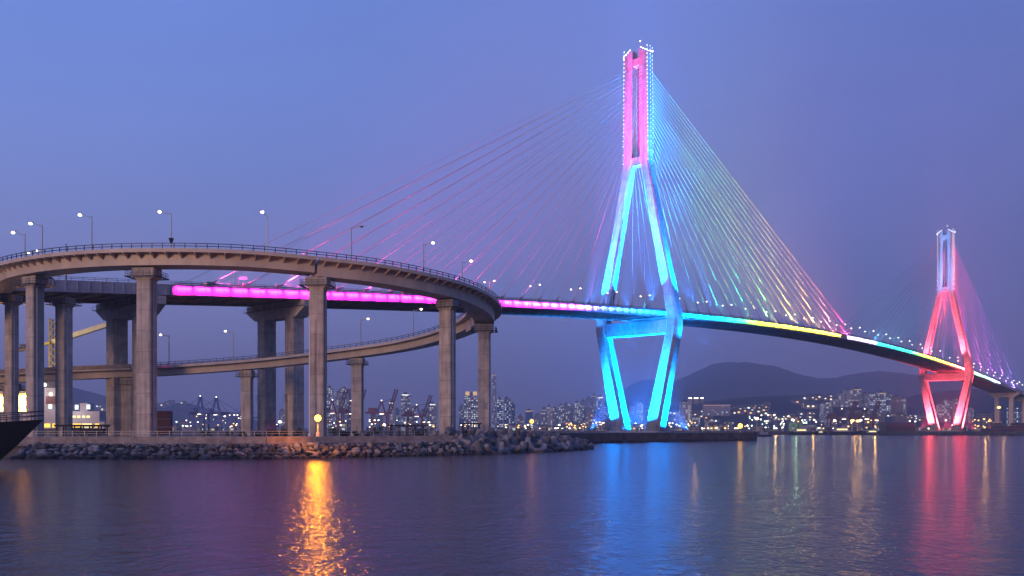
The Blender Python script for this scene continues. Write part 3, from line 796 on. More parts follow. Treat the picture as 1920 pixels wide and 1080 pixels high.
def rock_mat(name, c0, c1):
    m = mat(name, c0, .9, 0, 0, 1.3, .12, rgb2=c1)
    t = m.node_tree; b = t.nodes['Principled BSDF']; l = [k for k in t.links if k.to_socket == b.inputs['Base Color']][0]
    src = l.from_socket; oi = t.nodes.new('ShaderNodeObjectInfo'); r = t.nodes.new('ShaderNodeMapRange')
    r.inputs[3].default_value = .35; r.inputs[4].default_value = 1.7; t.links.new(oi.outputs['Random'], r.inputs[0])
    v = t.nodes.new('ShaderNodeVectorMath'); v.operation = 'SCALE'; t.links.new(src, v.inputs[0]); t.links.new(r.outputs[0], v.inputs['Scale'])
    # wet, weedy band at the waterline
    g = t.nodes.new('ShaderNodeNewGeometry'); sz = t.nodes.new('ShaderNodeSeparateXYZ'); t.links.new(g.outputs['Position'], sz.inputs[0])
    w2 = t.nodes.new('ShaderNodeMapRange'); w2.inputs[1].default_value = .35; w2.inputs[2].default_value = 1.0; w2.inputs[3].default_value = .28; w2.inputs[4].default_value = 1
    t.links.new(sz.outputs[2], w2.inputs[0]); v2 = t.nodes.new('ShaderNodeVectorMath'); v2.operation = 'SCALE'; t.links.new(v.outputs[0], v2.inputs[0]); t.links.new(w2.outputs[0], v2.inputs['Scale'])
    t.links.new(v2.outputs[0], b.inputs['Base Color']); return m
M['rock'] = rock_mat('rough_granite', (.25, .235, .22), (.10, .095, .09))
M['tetra'] = rock_mat('weathered_armour_concrete', (.21, .20, .20), (.14, .13, .13))
import bmesh
def rock_mesh(seed):
    rnd = random.Random(seed); bm = bmesh.new(); bmesh.ops.create_icosphere(bm, subdivisions=2, radius=1)
    sx_, sy_, sz_ = rnd.uniform(.85, 1.35), rnd.uniform(.7, 1.0), rnd.uniform(.55, .85)
    planes = [(Vector([rnd.gauss(0, 1) for _ in range(3)]).normalized(), rnd.uniform(.5, .82)) for _ in range(9)]
    for v in bm.verts:
        p = v.co.copy()
        for n_, d_ in planes:
            e = p.dot(n_) - d_
            if e > 0: p -= n_ * e
        p *= 1 + (vnoise(v.co.x * 2 + seed, v.co.y * 2 + v.co.z) - .5) * .16
        v.co = Vector((p.x * sx_, p.y * sy_, p.z * sz_))
    me = bpy.data.meshes.new('boulder'); bm.to_mesh(me); bm.free(); me.materials.append(M['rock']); return me
RM = [rock_mesh(i) for i in range(14)]
def along(poly, s):
    """point and normal (towards the water) at distance s along a polyline"""
    for (x0, y0), (x1, y1) in zip(poly, poly[1:]):
        d = math.hypot(x1 - x0, y1 - y0)
        if s <= d: return Vector((x0 + (x1 - x0) * s / d, y0 + (y1 - y0) * s / d, 0)), Vector((y1 - y0, -(x1 - x0), 0)).normalized()
        s -= d
    return Vector((*poly[-1], 0)), Vector((0, -1, 0))
def plen(poly): return sum(math.hypot(b[0] - a[0], b[1] - a[1]) for a, b in zip(poly, poly[1:]))
RW = [(XD(20, 159), 159)] + WL[1:5] + [(XD(895, 187), 187)]
L = plen(RW); rnd = random.Random(3)
rows = [(0.0, .15), (1.5, .8), (3.2, 1.45), (5.0, 2.1)]
cnt = 0
for ri, (off, z) in enumerate(rows):
    n = 74
    for k in range(n):
        p, nn = along(RW, (k + rnd.uniform(.1, .9) * .8 + (ri % 2) * .5) * L / n)
        dark = .8 if ri else .9
        o = bpy.data.objects.new('boulder', RM[rnd.randrange(14)]); col.objects.link(o)
        s_ = rnd.uniform(.5, .95) * (1.35 if rnd.random() < .2 else .95)
        o.location = p - nn * (off + rnd.uniform(-.3, .3)) + Vector((0, 0, z + rnd.uniform(-.12, .12)))
        o.rotation_euler = (rnd.uniform(-.5, .5), rnd.uniform(-.5, .5), rnd.uniform(0, 6.3)); o.scale = (s_,) * 3
        tag(o, 'angular grey boulder in the sloping rock bank below the parapet wall', 'boulder', 'boulders of the rock bank'); cnt += 1
# rubble filling the bank between and under the boulders
rb = MB()
n = 300
for i in range(n + 1):
    p, nn = along(RW, L * i / n)
    for j in range(9):
        off = -1.6 + j * 1.15; q = p - nn * off
        z = max(-1.2, -.5 + (off + .6) * .42) + (vnoise(q.x * 1.7, q.y * 1.7, 5) - .5) * .9
        rb.v.append((q.x, q.y, min(z, 2.5)))
for i in range(n):
    for j in range(8):
        a = i * 9 + j; rb.f.append((a, a + 9, a + 10, a + 1))
tag(rb.build('rubble', mat('dark_wet_rubble', (.05, .047, .045), .8, 0, .4, 2, .1)), 'dark rubble between the boulders', 'rubble', kind='stuff')

# tetrapods
tm = []
for sd_ in range(4):
    b = MB(); rr = random.Random(sd_)
    dirs = [Vector((0, 0, 1)), Vector((.943, 0, -.333)), Vector((-.471, .816, -.333)), Vector((-.471, -.816, -.333))]
    for d in dirs:
        b.tube((0, 0, 0), d * 1.75, .74, .44, 10); b.tube(d * 1.74, d * 1.9, .44, .3, 10)
    b.ball((0, 0, 0), .74, 10, 6)
    tm.append(b.mesh('tetrapod', M['tetra']))
    break
TW = [(XD(893, 187), 187), (XD(1000, 204), 204), (XD(1060, 218), 218), (XD(1092, 231), 231), (XD(1100, 250), 250), (XD(1085, 275), 275)]
Lt = plen(TW); rnd = random.Random(11); tc_ = 0
for off, z, n in ((.3, .0, 30), (2.8, 1.0, 28), (5.4, 2.0, 26), (8.2, 2.9, 22), (11.2, 3.4, 16), (14.5, 3.6, 9)):
    for k in range(n):
        p, nn = along(TW, (k + .2 + rnd.random() * .6) * Lt / n)
        q = p - nn * (off + rnd.uniform(-.5, .5))
        f = max(0.55, 1 - max(0, p.y - 215) / 60)
        o = bpy.data.objects.new('tetrapod', tm[0]); col.objects.link(o)
        o.location = (q.x, q.y, z * f + rnd.uniform(-.25, .25)); o.rotation_euler = (rnd.uniform(0, 6.3), rnd.uniform(0, 6.3), rnd.uniform(0, 6.3))
        s_ = rnd.uniform(1.15, 1.4); o.scale = (s_,) * 3
        tag(o, 'grey concrete tetrapod in the heap at the end of the promenade', 'tetrapod', 'tetrapods heaped at the breakwater tip'); tc_ += 1
print('rocks', cnt, 'tetrapods', tc_)
o = bpy.data.objects.new('boulder', RM[3]); col.objects.link(o); o.location = P(1103, 843, 232); o.location.z = .1; o.scale = (1, .8, .6)
tag(o, 'lone dark rock in the water beside the tip of the tetrapod heap', 'boulder')
# boulders at the foot of the dark breakwater
rnd = random.Random(5)
fb = MB()
BWF = BW[:5]; Lb = plen(BWF)
for k in range(150):
    p, nn = along(BWF, (k + rnd.random()) * Lb / 150); q = p + nn * rnd.uniform(-.3, 1.2)
    fb.ball((q.x, q.y, rnd.uniform(-.2, .9)), rnd.uniform(.7, 1.4), 6, 4, (1.2, .9, .7))
tag(fb.build('foot_rubble', mat('dark_foot_rock', (.045, .04, .038), .9, 0, .3, 1)), 'dark low rubble at the foot of the long breakwater', 'rubble', kind='stuff')

# sodium lamps
def sodium(px, py, D, zb, power, label, hr=.45, col_=(1, .28, .008), em=None):
    b = P(px, py, D); r = empty('sodium_lamp', (b.x, b.y, zb)); tag(r, label, 'lamp')
    h = b.z - zb
    q = MB(); q.tube((0, 0, 0), (0, 0, h - hr), .16, .1, 8); q.tube((0, 0, 0), (0, 0, .8), .4, .3, 8); q.build('post', M['polesteel'], r)
    q = MB(); q.tube((0, 0, h - hr), (0, 0, h - hr + .12), .5, .5, 8); q.build('collar', M['rail'], r)
    g = MB(); g.ball((0, 0, h + .1), hr, 12, 8); g.build('lamp_globe', em or M['lampo'], r)
    point('sodium_light', (b.x, b.y - .9, b.z + .1), power * .12, col_, .35)
    s_ = spot('added_streak_spot', (b.x, b.y - .9, b.z + .1), (b.x, b.y - 40, b.z + 3), power * .09, col_, 84, .5, .3); return r  # extra spot added towards the water to strengthen the reflected streak
sodium(596, 785, 165.5, 3.8, 3.2e4, 'bright orange sodium lamp on a short post at the parapet wall', .6)
sodium(997, 791, 222, 3.0, 6e2, 'small amber beacon lamp standing on the tetrapod heap', .5, em=emat('amber_beacon', (1, .5, .08), 4))
sodium(1388, 799, 436, 3.7, 7e3, 'orange beacon lamp near the end of the dark breakwater', 1.1)
# the slim white pole beside the first pier
q = MB(); b = P(580.5, 815, 181); q.tube((b.x, b.y, 3.3), (b.x, b.y, 27), .16, .1, 8); q.box((b.x, b.y, 3.8), (.5, .5, 1))
tag(q.build('flag_pole', mat('white_pole', (.75, .72, .66), .5)), 'tall slim white pole beside the pier behind the orange lamp', 'pole')

# pergolas
def pergola(x0, x1, D, h, posts, label):
    r = empty('pergola', ((x0 + x1) / 2, D, QZ)); tag(r, label, 'pergola'); L2 = (x1 - x0) / 2
    q = MB()
    for dy in (-1.4, 1.4): q.beam((-L2, dy, h), (L2, dy, h), .16, .28)
    q.build('beam', M['dark'], r)
    q = MB(); n = int((x1 - x0) / .8)
    for k in range(n + 1): q.beam((-L2 + k * (x1 - x0) / n, -1.9, h + .22), (-L2 + k * (x1 - x0) / n, 1.9, h + .22), .1, .16)
    q.build('slat_roof', M['dark'], r)
    for k in range(posts):
        for dy in (-1.4, 1.4):
            x = -L2 + .5 + k * (x1 - x0 - 1) / (posts - 1); q = MB(); q.box((x, dy, h / 2), (.22, .22, h)); q.build('post', M['dark'], r)
    q = MB(); q.box((0, 0, .45), (L2 * 1.3, .5, .08)); 
    for s in (-1, 1): q.box((s * L2 * .5, 0, .2), (.1, .45, .42))
    q.build('bench', M['dark'], r)
pergola(XD(729, 205), XD(798, 205), 205, 2.6, 5, 'dark timber pergola with five pairs of posts between two ramp piers')
pergola(XD(864, 222), XD(902, 222), 222, 3.2, 4, 'short dark pergola beside the last pier near the tetrapods')
pergola(XD(108, 192), XD(200, 192), 192, 2.5, 6, 'long dark shelter on the promenade in front of the ship')

# shrubs
def shrub(x, y, h, seed, label, grp='shrubs on the promenade'):
    rnd = random.Random(seed); r = empty('shrub', (x, y, QZ)); tag(r, label, 'shrub', grp)
    t_ = MB(); t_.tube((0, 0, 0), (0, 0, h * .6), .09, .04)
    for k in range(5):
        a = rnd.uniform(0, 6.3); t_.tube((0, 0, h * rnd.uniform(.15, .5)), (math.cos(a) * h * .3, math.sin(a) * h * .3, h * rnd.uniform(.4, .8)), .04, .02, 4)
    t_.build('trunk', M['bark'], r)
    c = MB()
    cl = [(rnd.gauss(0, .28) * h, rnd.gauss(0, .28) * h, h * rnd.uniform(.3, .85), rnd.uniform(.15, .3) * h) for _ in range(9)]
    for k in range(420):
        cx, cy_, cz, cr_ = cl[rnd.randrange(9)]; d = Vector([rnd.gauss(0, 1) for _ in range(3)]).normalized() * cr_ * rnd.uniform(.4, 1.1)
        p = Vector((cx, cy_, cz)) + d; u = Vector([rnd.gauss(0, 1) for _ in range(3)]).normalized() * .13; v = Vector([rnd.gauss(0, 1) for _ in range(3)]).normalized() * .1
        c.add([p - u, p + v, p + u, p - v], [(0, 1, 2, 3)])
    c.build('crown', M['leaf'], r)
SH = [(452, 1.4), (500, 1.9), (516, 1.6), (535, 1.8), (560, 2.2), (483, 1.3), (388, 1.5), (428, 1.3), (626, 2.3), (640, 1.8), (650, 1.4), (668, 1.5), (690, 1.3), (708, 2.6), (780, 1.7), (792, 2.0), (845, 1.6), (870, 1.6)]
for i, (px, h) in enumerate(sorted(SH)):
    D = 186 + (i * 37 % 13)
    shrub(XD(px, D), D, h, i, 'dark evergreen shrub on the promenade, %s from the left' % ORD[i])
# shipping-container stack behind the pier
def container(c, rz, m, label, grp, L_=12, W_=2.44, H_=2.6):
    r = MB(); r.box((0, 0, H_ / 2), (L_ - .1, W_ - .1, H_ - .1))
    n = int(L_ / .55)
    for k in range(n):
        x = -L_ / 2 + .4 + k * (L_ - .6) / n
        for s in (-1, 1): r.box((x, s * (W_ / 2 - .04), H_ / 2), (.25, .1, H_ - .3))
    for x in (-L_ / 2 + .08, L_ / 2 - .08):
        for y in (-W_ / 2 + .08, W_ / 2 - .08): r.box((x, y, H_ / 2), (.18, .18, H_))
    o = r.build('shipping_container', m, loc=c); o.rotation_euler = (0, 0, rz); tag(o, label, 'container', grp); return o
cr_ = mat('dark_red_container_steel', (.10, .012, .015), .6, 0, .2, .5)
cb_ = mat('dark_blue_container_steel', (.02, .035, .09), .6, 0, .2, .5)
X_ = XD(311, 298)
for k in range(3):
    container((X_ - 3.9, 297, QZ + k * 2.62), 0, cr_, 'dark red shipping container in the stack behind the first pier, %s from the ground' % ORD[k], 'red containers behind the pier', 12)

# ================================================================== SHIPS
def hull_mesh(L, B, zd, zb, bow_rake, sheer=1.0, n=14):
    """hull along +x (bow at x = L/2), deck height zd, rising by sheer at the bow"""
    b = MB(); rings = []
    for i in range(n + 1):
        u = i / n; x = -L / 2 + (L) * u
        f = 1 if u < .62 else max(0.02, 1 - ((u - .62) / .38) ** 2.2)
        fd = 1 if u < .7 else max(0.03, 1 - ((u - .7) / .3) ** 2.6)
        z = zd + sheer * max(0, (u - .55) / .45) ** 2
        xk = x - bow_rake * max(0, (u - .7) / .3) ** 1.5
        xm = x - bow_rake * .45 * max(0, (u - .7) / .3) ** 1.5
        rings.append([Vector((x, -B / 2 * fd, z)), Vector((xm, -B / 2 * (f * .6 + fd * .38), z * .45)), Vector((xk, -B / 2 * f * .8, zb)),
                      Vector((xk, B / 2 * f * .8, zb)), Vector((xm, B / 2 * (f * .6 + fd * .38), z * .45)), Vector((x, B / 2 * fd, z))])
    b.loft(rings); return b, rings
hullb = mat('black_hull_paint', (.012, .012, .016), .45)
hulln = mat('navy_hull_paint', (.02, .03, .05), .5)
whitep = mat('white_ship_paint', (.42, .40, .42), .5, 0, .1, .3)
sh = empty('moored_ship', (XD(81, 120) - 30, 120, 0)); tag(sh, 'black ship bow with an open rail jutting in from the left edge', 'ship')
b, rg = hull_mesh(60, 9, 5.2, -1, 7.9, 1.15); b.build('hull', hullb, sh)
q = MB()
for s in (0, 5):
    for a, c in zip(rg[5:], rg[6:]):
        for h in (.55, 1.1): q.tube(a[s] + Vector((0, 0, h)), c[s] + Vector((0, 0, h)), .06, n=5)
        for k in range(2): p = a[s].lerp(c[s], k / 2); q.tube(p, p + Vector((0, 0, 1.1)), .06, n=5)
q.build('deck_rail', M['rail'], sh)
q = MB(); q.tube((22, -1.2, 6), (22, -1.2, 6.6), .3, n=8); q.tube((22, 1.2, 6), (22, 1.2, 6.6), .3, n=8); q.build('bollard', M['rail'], sh)

# the white ship lying behind the promenade
SD = 318
ws = empty('passenger_ship', (XD(60, SD), SD, 0)); tag(ws, 'white passenger ship with lit yellow windows moored behind the piers', 'ship')
b, _ = hull_mesh(54, 10, 5.4, -1, 3, 1.0); b.build('hull', hulln, ws)
def bx(name, m, c, d, par=ws): o = MB().box(c, d).build(name, m, par); return o
X0 = XD(60, SD)
def sx_of(px): return XD(px, SD - 4) - X0
main_d = bx('main_deck_house', whitep, ((sx_of(-40) + sx_of(196)) / 2, 0, 6.6), (sx_of(196) - sx_of(-40), 8, 2.4))
up_d = bx('upper_deck_house', whitep, ((sx_of(-40) + sx_of(186)) / 2, 0, 9.6), (sx_of(186) - sx_of(-40), 7.6, 3.6))
tw = bx('bridge_tower', whitep, ((sx_of(70) + sx_of(104)) / 2, 0, 15.4), (sx_of(104) - sx_of(70), 7, 8))
bx('funnel', mat('dark_red_funnel', (.14, .03, .03), .5), ((sx_of(86) + sx_of(110)) / 2, -3.9, 15.2), (sx_of(108) - sx_of(86), 1.2, 2.6))
bx('wheelhouse', M['rail'], ((sx_of(82) + sx_of(112)) / 2, 0, 20.6), (sx_of(112) - sx_of(82), 6.6, 2.4))
bx('life_raft_housing', whitep, ((sx_of(146) + sx_of(160)) / 2, 0, 12.8), (sx_of(160) - sx_of(146), 5, 2.8))
yel = emat('warm_yellow_cabin_light', (1, .62, .10), 1.9); yel2 = emat('pale_cabin_light', (1, .86, .35), 1.8); wdl = emat('cool_deck_light', (.85, 1, .95), 1.5)
for px in (138.5, 147, 156.5, 165):
    o = MB().box((sx_of(px), -3.84, 9.5), (1.05, .1, .7)).build('cabin_window', yel2, up_d)
for px, wd, m in ((86, 16, yel), (102, 7, yel), (144, 17, yel), (163, 18, yel2), (182, 8, yel), (60, 14, yel), (30, 16, yel)):
    o = MB().box((sx_of(px), -4.04, 6.5), (wd / F * SD, .1, 1.3)).build('deck_window', m, main_d)
for px, z in ((140, 12.8), (162, 12.9), (94, 13.0)):
    o = MB().box((sx_of(px), -3.9 if px == 94 else -2.56, z), (1.2, .12, 1.6)).build('deck_light', wdl, up_d)
q = MB(); q.ball((sx_of(84.5), -4.3, 20.4), .62, 8, 6); q.ball((sx_of(95), -4.0, 17.2), .5, 8, 6); q.build('floodlight', M['lampw'], ws)
q = MB(); q.tube((sx_of(90), 0, 21), (sx_of(90), 0, 27), .15); q.beam((sx_of(84), 0, 24), (sx_of(96), 0, 24.6), .15, .15); q.build('mast', M['rail'], ws)
point('deck_glow', (XD(86, SD), SD - 9, 17), 9e2, (1, .8, .75), .4); point('deck_glow', (XD(152, SD), SD - 9, 11), 7e2, (.95, .85, .9), .4)

# yellow-lit shed at the far left
yb = empty('quay_shed', (XD(0, 345), 345, 0)); tag(yb, 'tall shed glowing yellow under sodium light behind the leftmost piers', 'building')
cw_ = mat('cream_sheet_wall', (.75, .68, .45), .7, 0, .12, .6, stretch=(1, 1, .1))
q = MB(); q.box((-6, 0, 9.5), (46, 12, 19 + .6)); q.build('wall', cw_, yb)
q = MB(); q.box((-6, 0, 19.9), (47, 13, .5)); q.build('roof', M['under'], yb)
for i in range(5):
    q = MB(); q.box((-22 + i * 7.2, -6.1, 5.2), (3.4, .3, 5)); q.build('loading_door', mat('faded_orange_door', (.55, .33, .12), .6) if i == 0 else bpy.data.materials['faded_orange_door'], yb)
for z in (8.6, 13.2):
    q = MB(); q.box((-6, -6.12, z), (46, .3, .35)); q.build('cladding_band', M['under'], yb)
for x in (-20, -10, 0, 8, 14):
    spot('wall_sodium_light', (XD(0, 345) + x, 345 - 13, 17), (XD(0, 345) + x, 345 - 6, 9), 4e5, (1, .42, .03), 120, .3, .6)

# floating crane: lattice boom behind the piers
crn = empty('floating_crane', (XD(104, 420), 420, 0)); tag(crn, 'yellow floating crane with a long sloping boom seen between the left piers', 'crane')
cyel = mat('crane_yellow_paint', (.42, .30, .05), .5, 0, .15, .4); cpale = mat('pale_boom_paint', (.55, .50, .30), .5, 0, .15, .4)
bxx = XD(104, 420)
def lp(px, py): v = P(px, py, 420); return Vector((v.x - bxx, 0, v.z))
def lattice(mb, a, b, w_, nseg, r=.18):
    a = Vector(a); b = Vector(b); d = (b - a).normalized(); up = d.cross(Vector((0, 1, 0))).normalized(); sd_ = Vector((0, 1, 0))
    cs = [(-1, -1), (1, -1), (1, 1), (-1, 1)]
    for i in range(4): mb.tube(a + up * cs[i][0] * w_ / 2 + sd_ * cs[i][1] * w_ / 2, b + up * cs[i][0] * w_ / 2 + sd_ * cs[i][1] * w_ / 2, r, n=4)
    for k in range(nseg):
        p, q_ = a.lerp(b, k / nseg), a.lerp(b, (k + 1) / nseg)
        for i in range(4):
            c0, c1 = cs[i], cs[(i + 1) % 4]
            mb.tube(p + up * c0[0] * w_ / 2 + sd_ * c0[1] * w_ / 2, q_ + up * c1[0] * w_ / 2 + sd_ * c1[1] * w_ / 2, r * .6, n=4)
q = MB(); q.beam(lp(101, 641), lp(216, 604.5), 3.0, 2.0); q.build('boom', cpale, crn)
q = MB(); q.beam(lp(36, 657), lp(101, 641), 2.0, 1.1); q.build('counter_jib', cyel, crn)
q = MB(); lattice(q, lp(102, 800), lp(102, 598), 3.0, 16, .4); q.build('mast', cyel, crn)
q = MB(); q.beam(lp(36, 653), lp(52, 653), 4, .8); q.tube(lp(44, 655), lp(44, 645), .5); q.box(lp(44, 649), (2.4, 2, 1.6)); q.build('machine_platform', M['rail'], crn)
q = MB(); q.box((0, 0, 2), (50, 14, 5)); q.build('pontoon', hulln, crn)
spot('crane_light', (bxx - 6, 395, 30), (bxx + 6, 420, 44), 3.0e4, (1, .8, .35), 90)

# ================================================================== CITY
def window_wall(name, wall, lit, amount, wx=4.0, wz=3.4, strength=.75, lit2=(.75, .9, 1)):
    m = bpy.data.materials.new(name); m.use_nodes = True; t = m.node_tree; b = t.nodes['Principled BSDF']; b.inputs['Roughness'].default_value = .8
    tc_ = t.nodes.new('ShaderNodeTexCoord'); s = t.nodes.new('ShaderNodeSeparateXYZ'); t.links.new(tc_.outputs['Object'], s.inputs[0]); oi = t.nodes.new('ShaderNodeObjectInfo')
    def mt(op, a, b_=None):
        x = t.nodes.new('ShaderNodeMath'); x.operation = op
        for i, k in enumerate((a, b_)):
            if k is None: continue
            if isinstance(k, (int, float)): x.inputs[i].default_value = k
            else: t.links.new(k, x.inputs[i])
        return x.outputs[0]
    h = mt('ADD', s.outputs[0], s.outputs[1]); u = mt('DIVIDE', h, wx); v = mt('DIVIDE', s.outputs[2], wz)
    fu, fv, cu, cv = mt('FRACT', u), mt('FRACT', v), mt('FLOOR', u), mt('FLOOR', v)
    cb = t.nodes.new('ShaderNodeCombineXYZ'); t.links.new(cu, cb.inputs[0]); t.links.new(cv, cb.inputs[1]); t.links.new(mt('MULTIPLY', oi.outputs['Random'], 91.0), cb.inputs[2])
    wn = t.nodes.new('ShaderNodeTexWhiteNoise'); wn.noise_dimensions = '3D'; t.links.new(cb.outputs[0], wn.inputs['Vector'])
    on = mt('LESS_THAN', wn.outputs['Value'], amount)
    mk = mt('MULTIPLY', mt('MULTIPLY', mt('GREATER_THAN', fu, .22), mt('LESS_THAN', fu, .78)), mt('MULTIPLY', mt('GREATER_THAN', fv, .25), mt('LESS_THAN', fv, .8)))
    g = t.nodes.new('ShaderNodeNewGeometry'); sn = t.nodes.new('ShaderNodeSeparateXYZ'); t.links.new(g.outputs['Normal'], sn.inputs[0])
    mk = mt('MULTIPLY', mk, mt('LESS_THAN', mt('ABSOLUTE', sn.outputs[2]), .5))
    mx = t.nodes.new('ShaderNodeMix'); mx.data_type = 'RGBA'; mx.inputs[6].default_value = (*wall, 1); mx.inputs[7].default_value = (wall[0] * .25, wall[1] * .25, wall[2] * .3, 1)
    t.links.new(mk, mx.inputs[0]); t.links.new(mx.outputs[2], b.inputs['Base Color'])
    sc_ = t.nodes.new('ShaderNodeSeparateColor'); t.links.new(wn.outputs['Color'], sc_.inputs[0])
    mc = t.nodes.new('ShaderNodeMix'); mc.data_type = 'RGBA'; mc.inputs[6].default_value = (*lit, 1); mc.inputs[7].default_value = (*lit2, 1); t.links.new(sc_.outputs[1], mc.inputs[0])
    t.links.new(mc.outputs[2], b.inputs['Emission Color'])
    st = mt('MULTIPLY', mt('MULTIPLY', on, mk), mt('MULTIPLY', mt('ADD', sc_.outputs[2], .25), strength))
    t.links.new(st, b.inputs['Emission Strength']); m.cycles.emission_sampling = 'NONE'; return m
WM = [window_wall('grey_tower_wall', (.30, .32, .36), (1, .85, .6), .30), window_wall('pale_tower_wall', (.45, .45, .48), (1, .9, .7), .22),
      window_wall('dense_lit_wall', (.25, .27, .34), (.9, .95, 1), .5, 3.6, 3.2, .9), window_wall('dim_brown_wall', (.30, .24, .22), (1, .7, .4), .16)]
capm = emat('lit_rooftop_glow', (1, .62, .28), .9); capw = emat('white_rooftop_sign', (.95, .97, 1), 1.6)
WHERE = {}
def tower(px, w_, ytop, D, kind=0, cap=None, group='apartment towers of the far city', zb=3.0, place_=None, depth=.8, ybase=None):
    x = XD(px, D); W = w_ / F * D; z1 = CAMZ + (HZ - ytop) / F * D
    if ybase: zb = CAMZ + (HZ - ybase) / F * D - 12
    r = empty('apartment_tower', (x, D, zb)); H = z1 - zb; dp = max(12, W * depth)
    q = MB()
    # a slab with stepped bays so that the outline is not one plain box
    nb = 2 if W > 18 else 1
    rnd = random.Random(int(px * 7 + ytop))
    if nb == 1: q.box((0, 0, H / 2), (W, dp, H))
    else:
        a = rnd.uniform(.4, .6) * W; h2 = H * rnd.uniform(.9, .98)
        q.box((-W / 2 + a / 2, 0, H / 2), (a - .01, dp, H)); q.box((a / 2 + .02, 2.5, h2 / 2), (W - a, dp, h2))
    q.build('wall', WM[kind], r)
    q = MB(); q.box((rnd.uniform(-.15, .05) * W, 0, H + 1.6), (W * .35, dp * .4, 3.2)); q.box((-W * .3, -dp * .2, H + .9), (W * .12, 2, 1.8))
    q.tube((W * .02, 0, H + 3), (W * .02, 0, H + 6.5), .25, n=4)
    q.build('roof_plant', M['under'], r)
    if cap:
        q = MB()
        if cap == 'two':
            for s in (-1, 1): q.box((s * W * .25, -dp * .5, H + 2.5), (W * .26, 3, 6)); 
            q.build('lit_roof_crown', capm, r)
        elif cap == 'sign': q.box((0, -dp / 2 - .4, H - 1.8), (W * .7, .4, 1.8)); q.build('roof_sign', capw, r)
        elif cap == 'line': q.box((0, -dp / 2 - .4, H - .8), (W, .4, .9)); q.build('roof_light_strip', capm, r)
    tag(r, place_, 'building', group); return r
def lab_between(px):
    marks = [(0, 'left of the first pier'), (310, 'between the first and second main piers'), (612, 'right of the second ramp pier'), (690, 'between the middle ramp piers'), (862, 'between the two right ramp piers'),
             (926, 'behind the tetrapod heap'), (1090, 'left of the cyan pylon foot'), (1160, 'seen between the cyan pylon legs'), (1260, 'right of the cyan pylon foot'), (1400, 'on the low hill'),
             (1540, 'on the slope below the far ridge'), (1700, 'left of the red pylon'), (1750, 'seen between the red pylon legs'), (1820, 'right of the red pylon')]
    return [m for m in marks if m[0] <= px][-1][1]
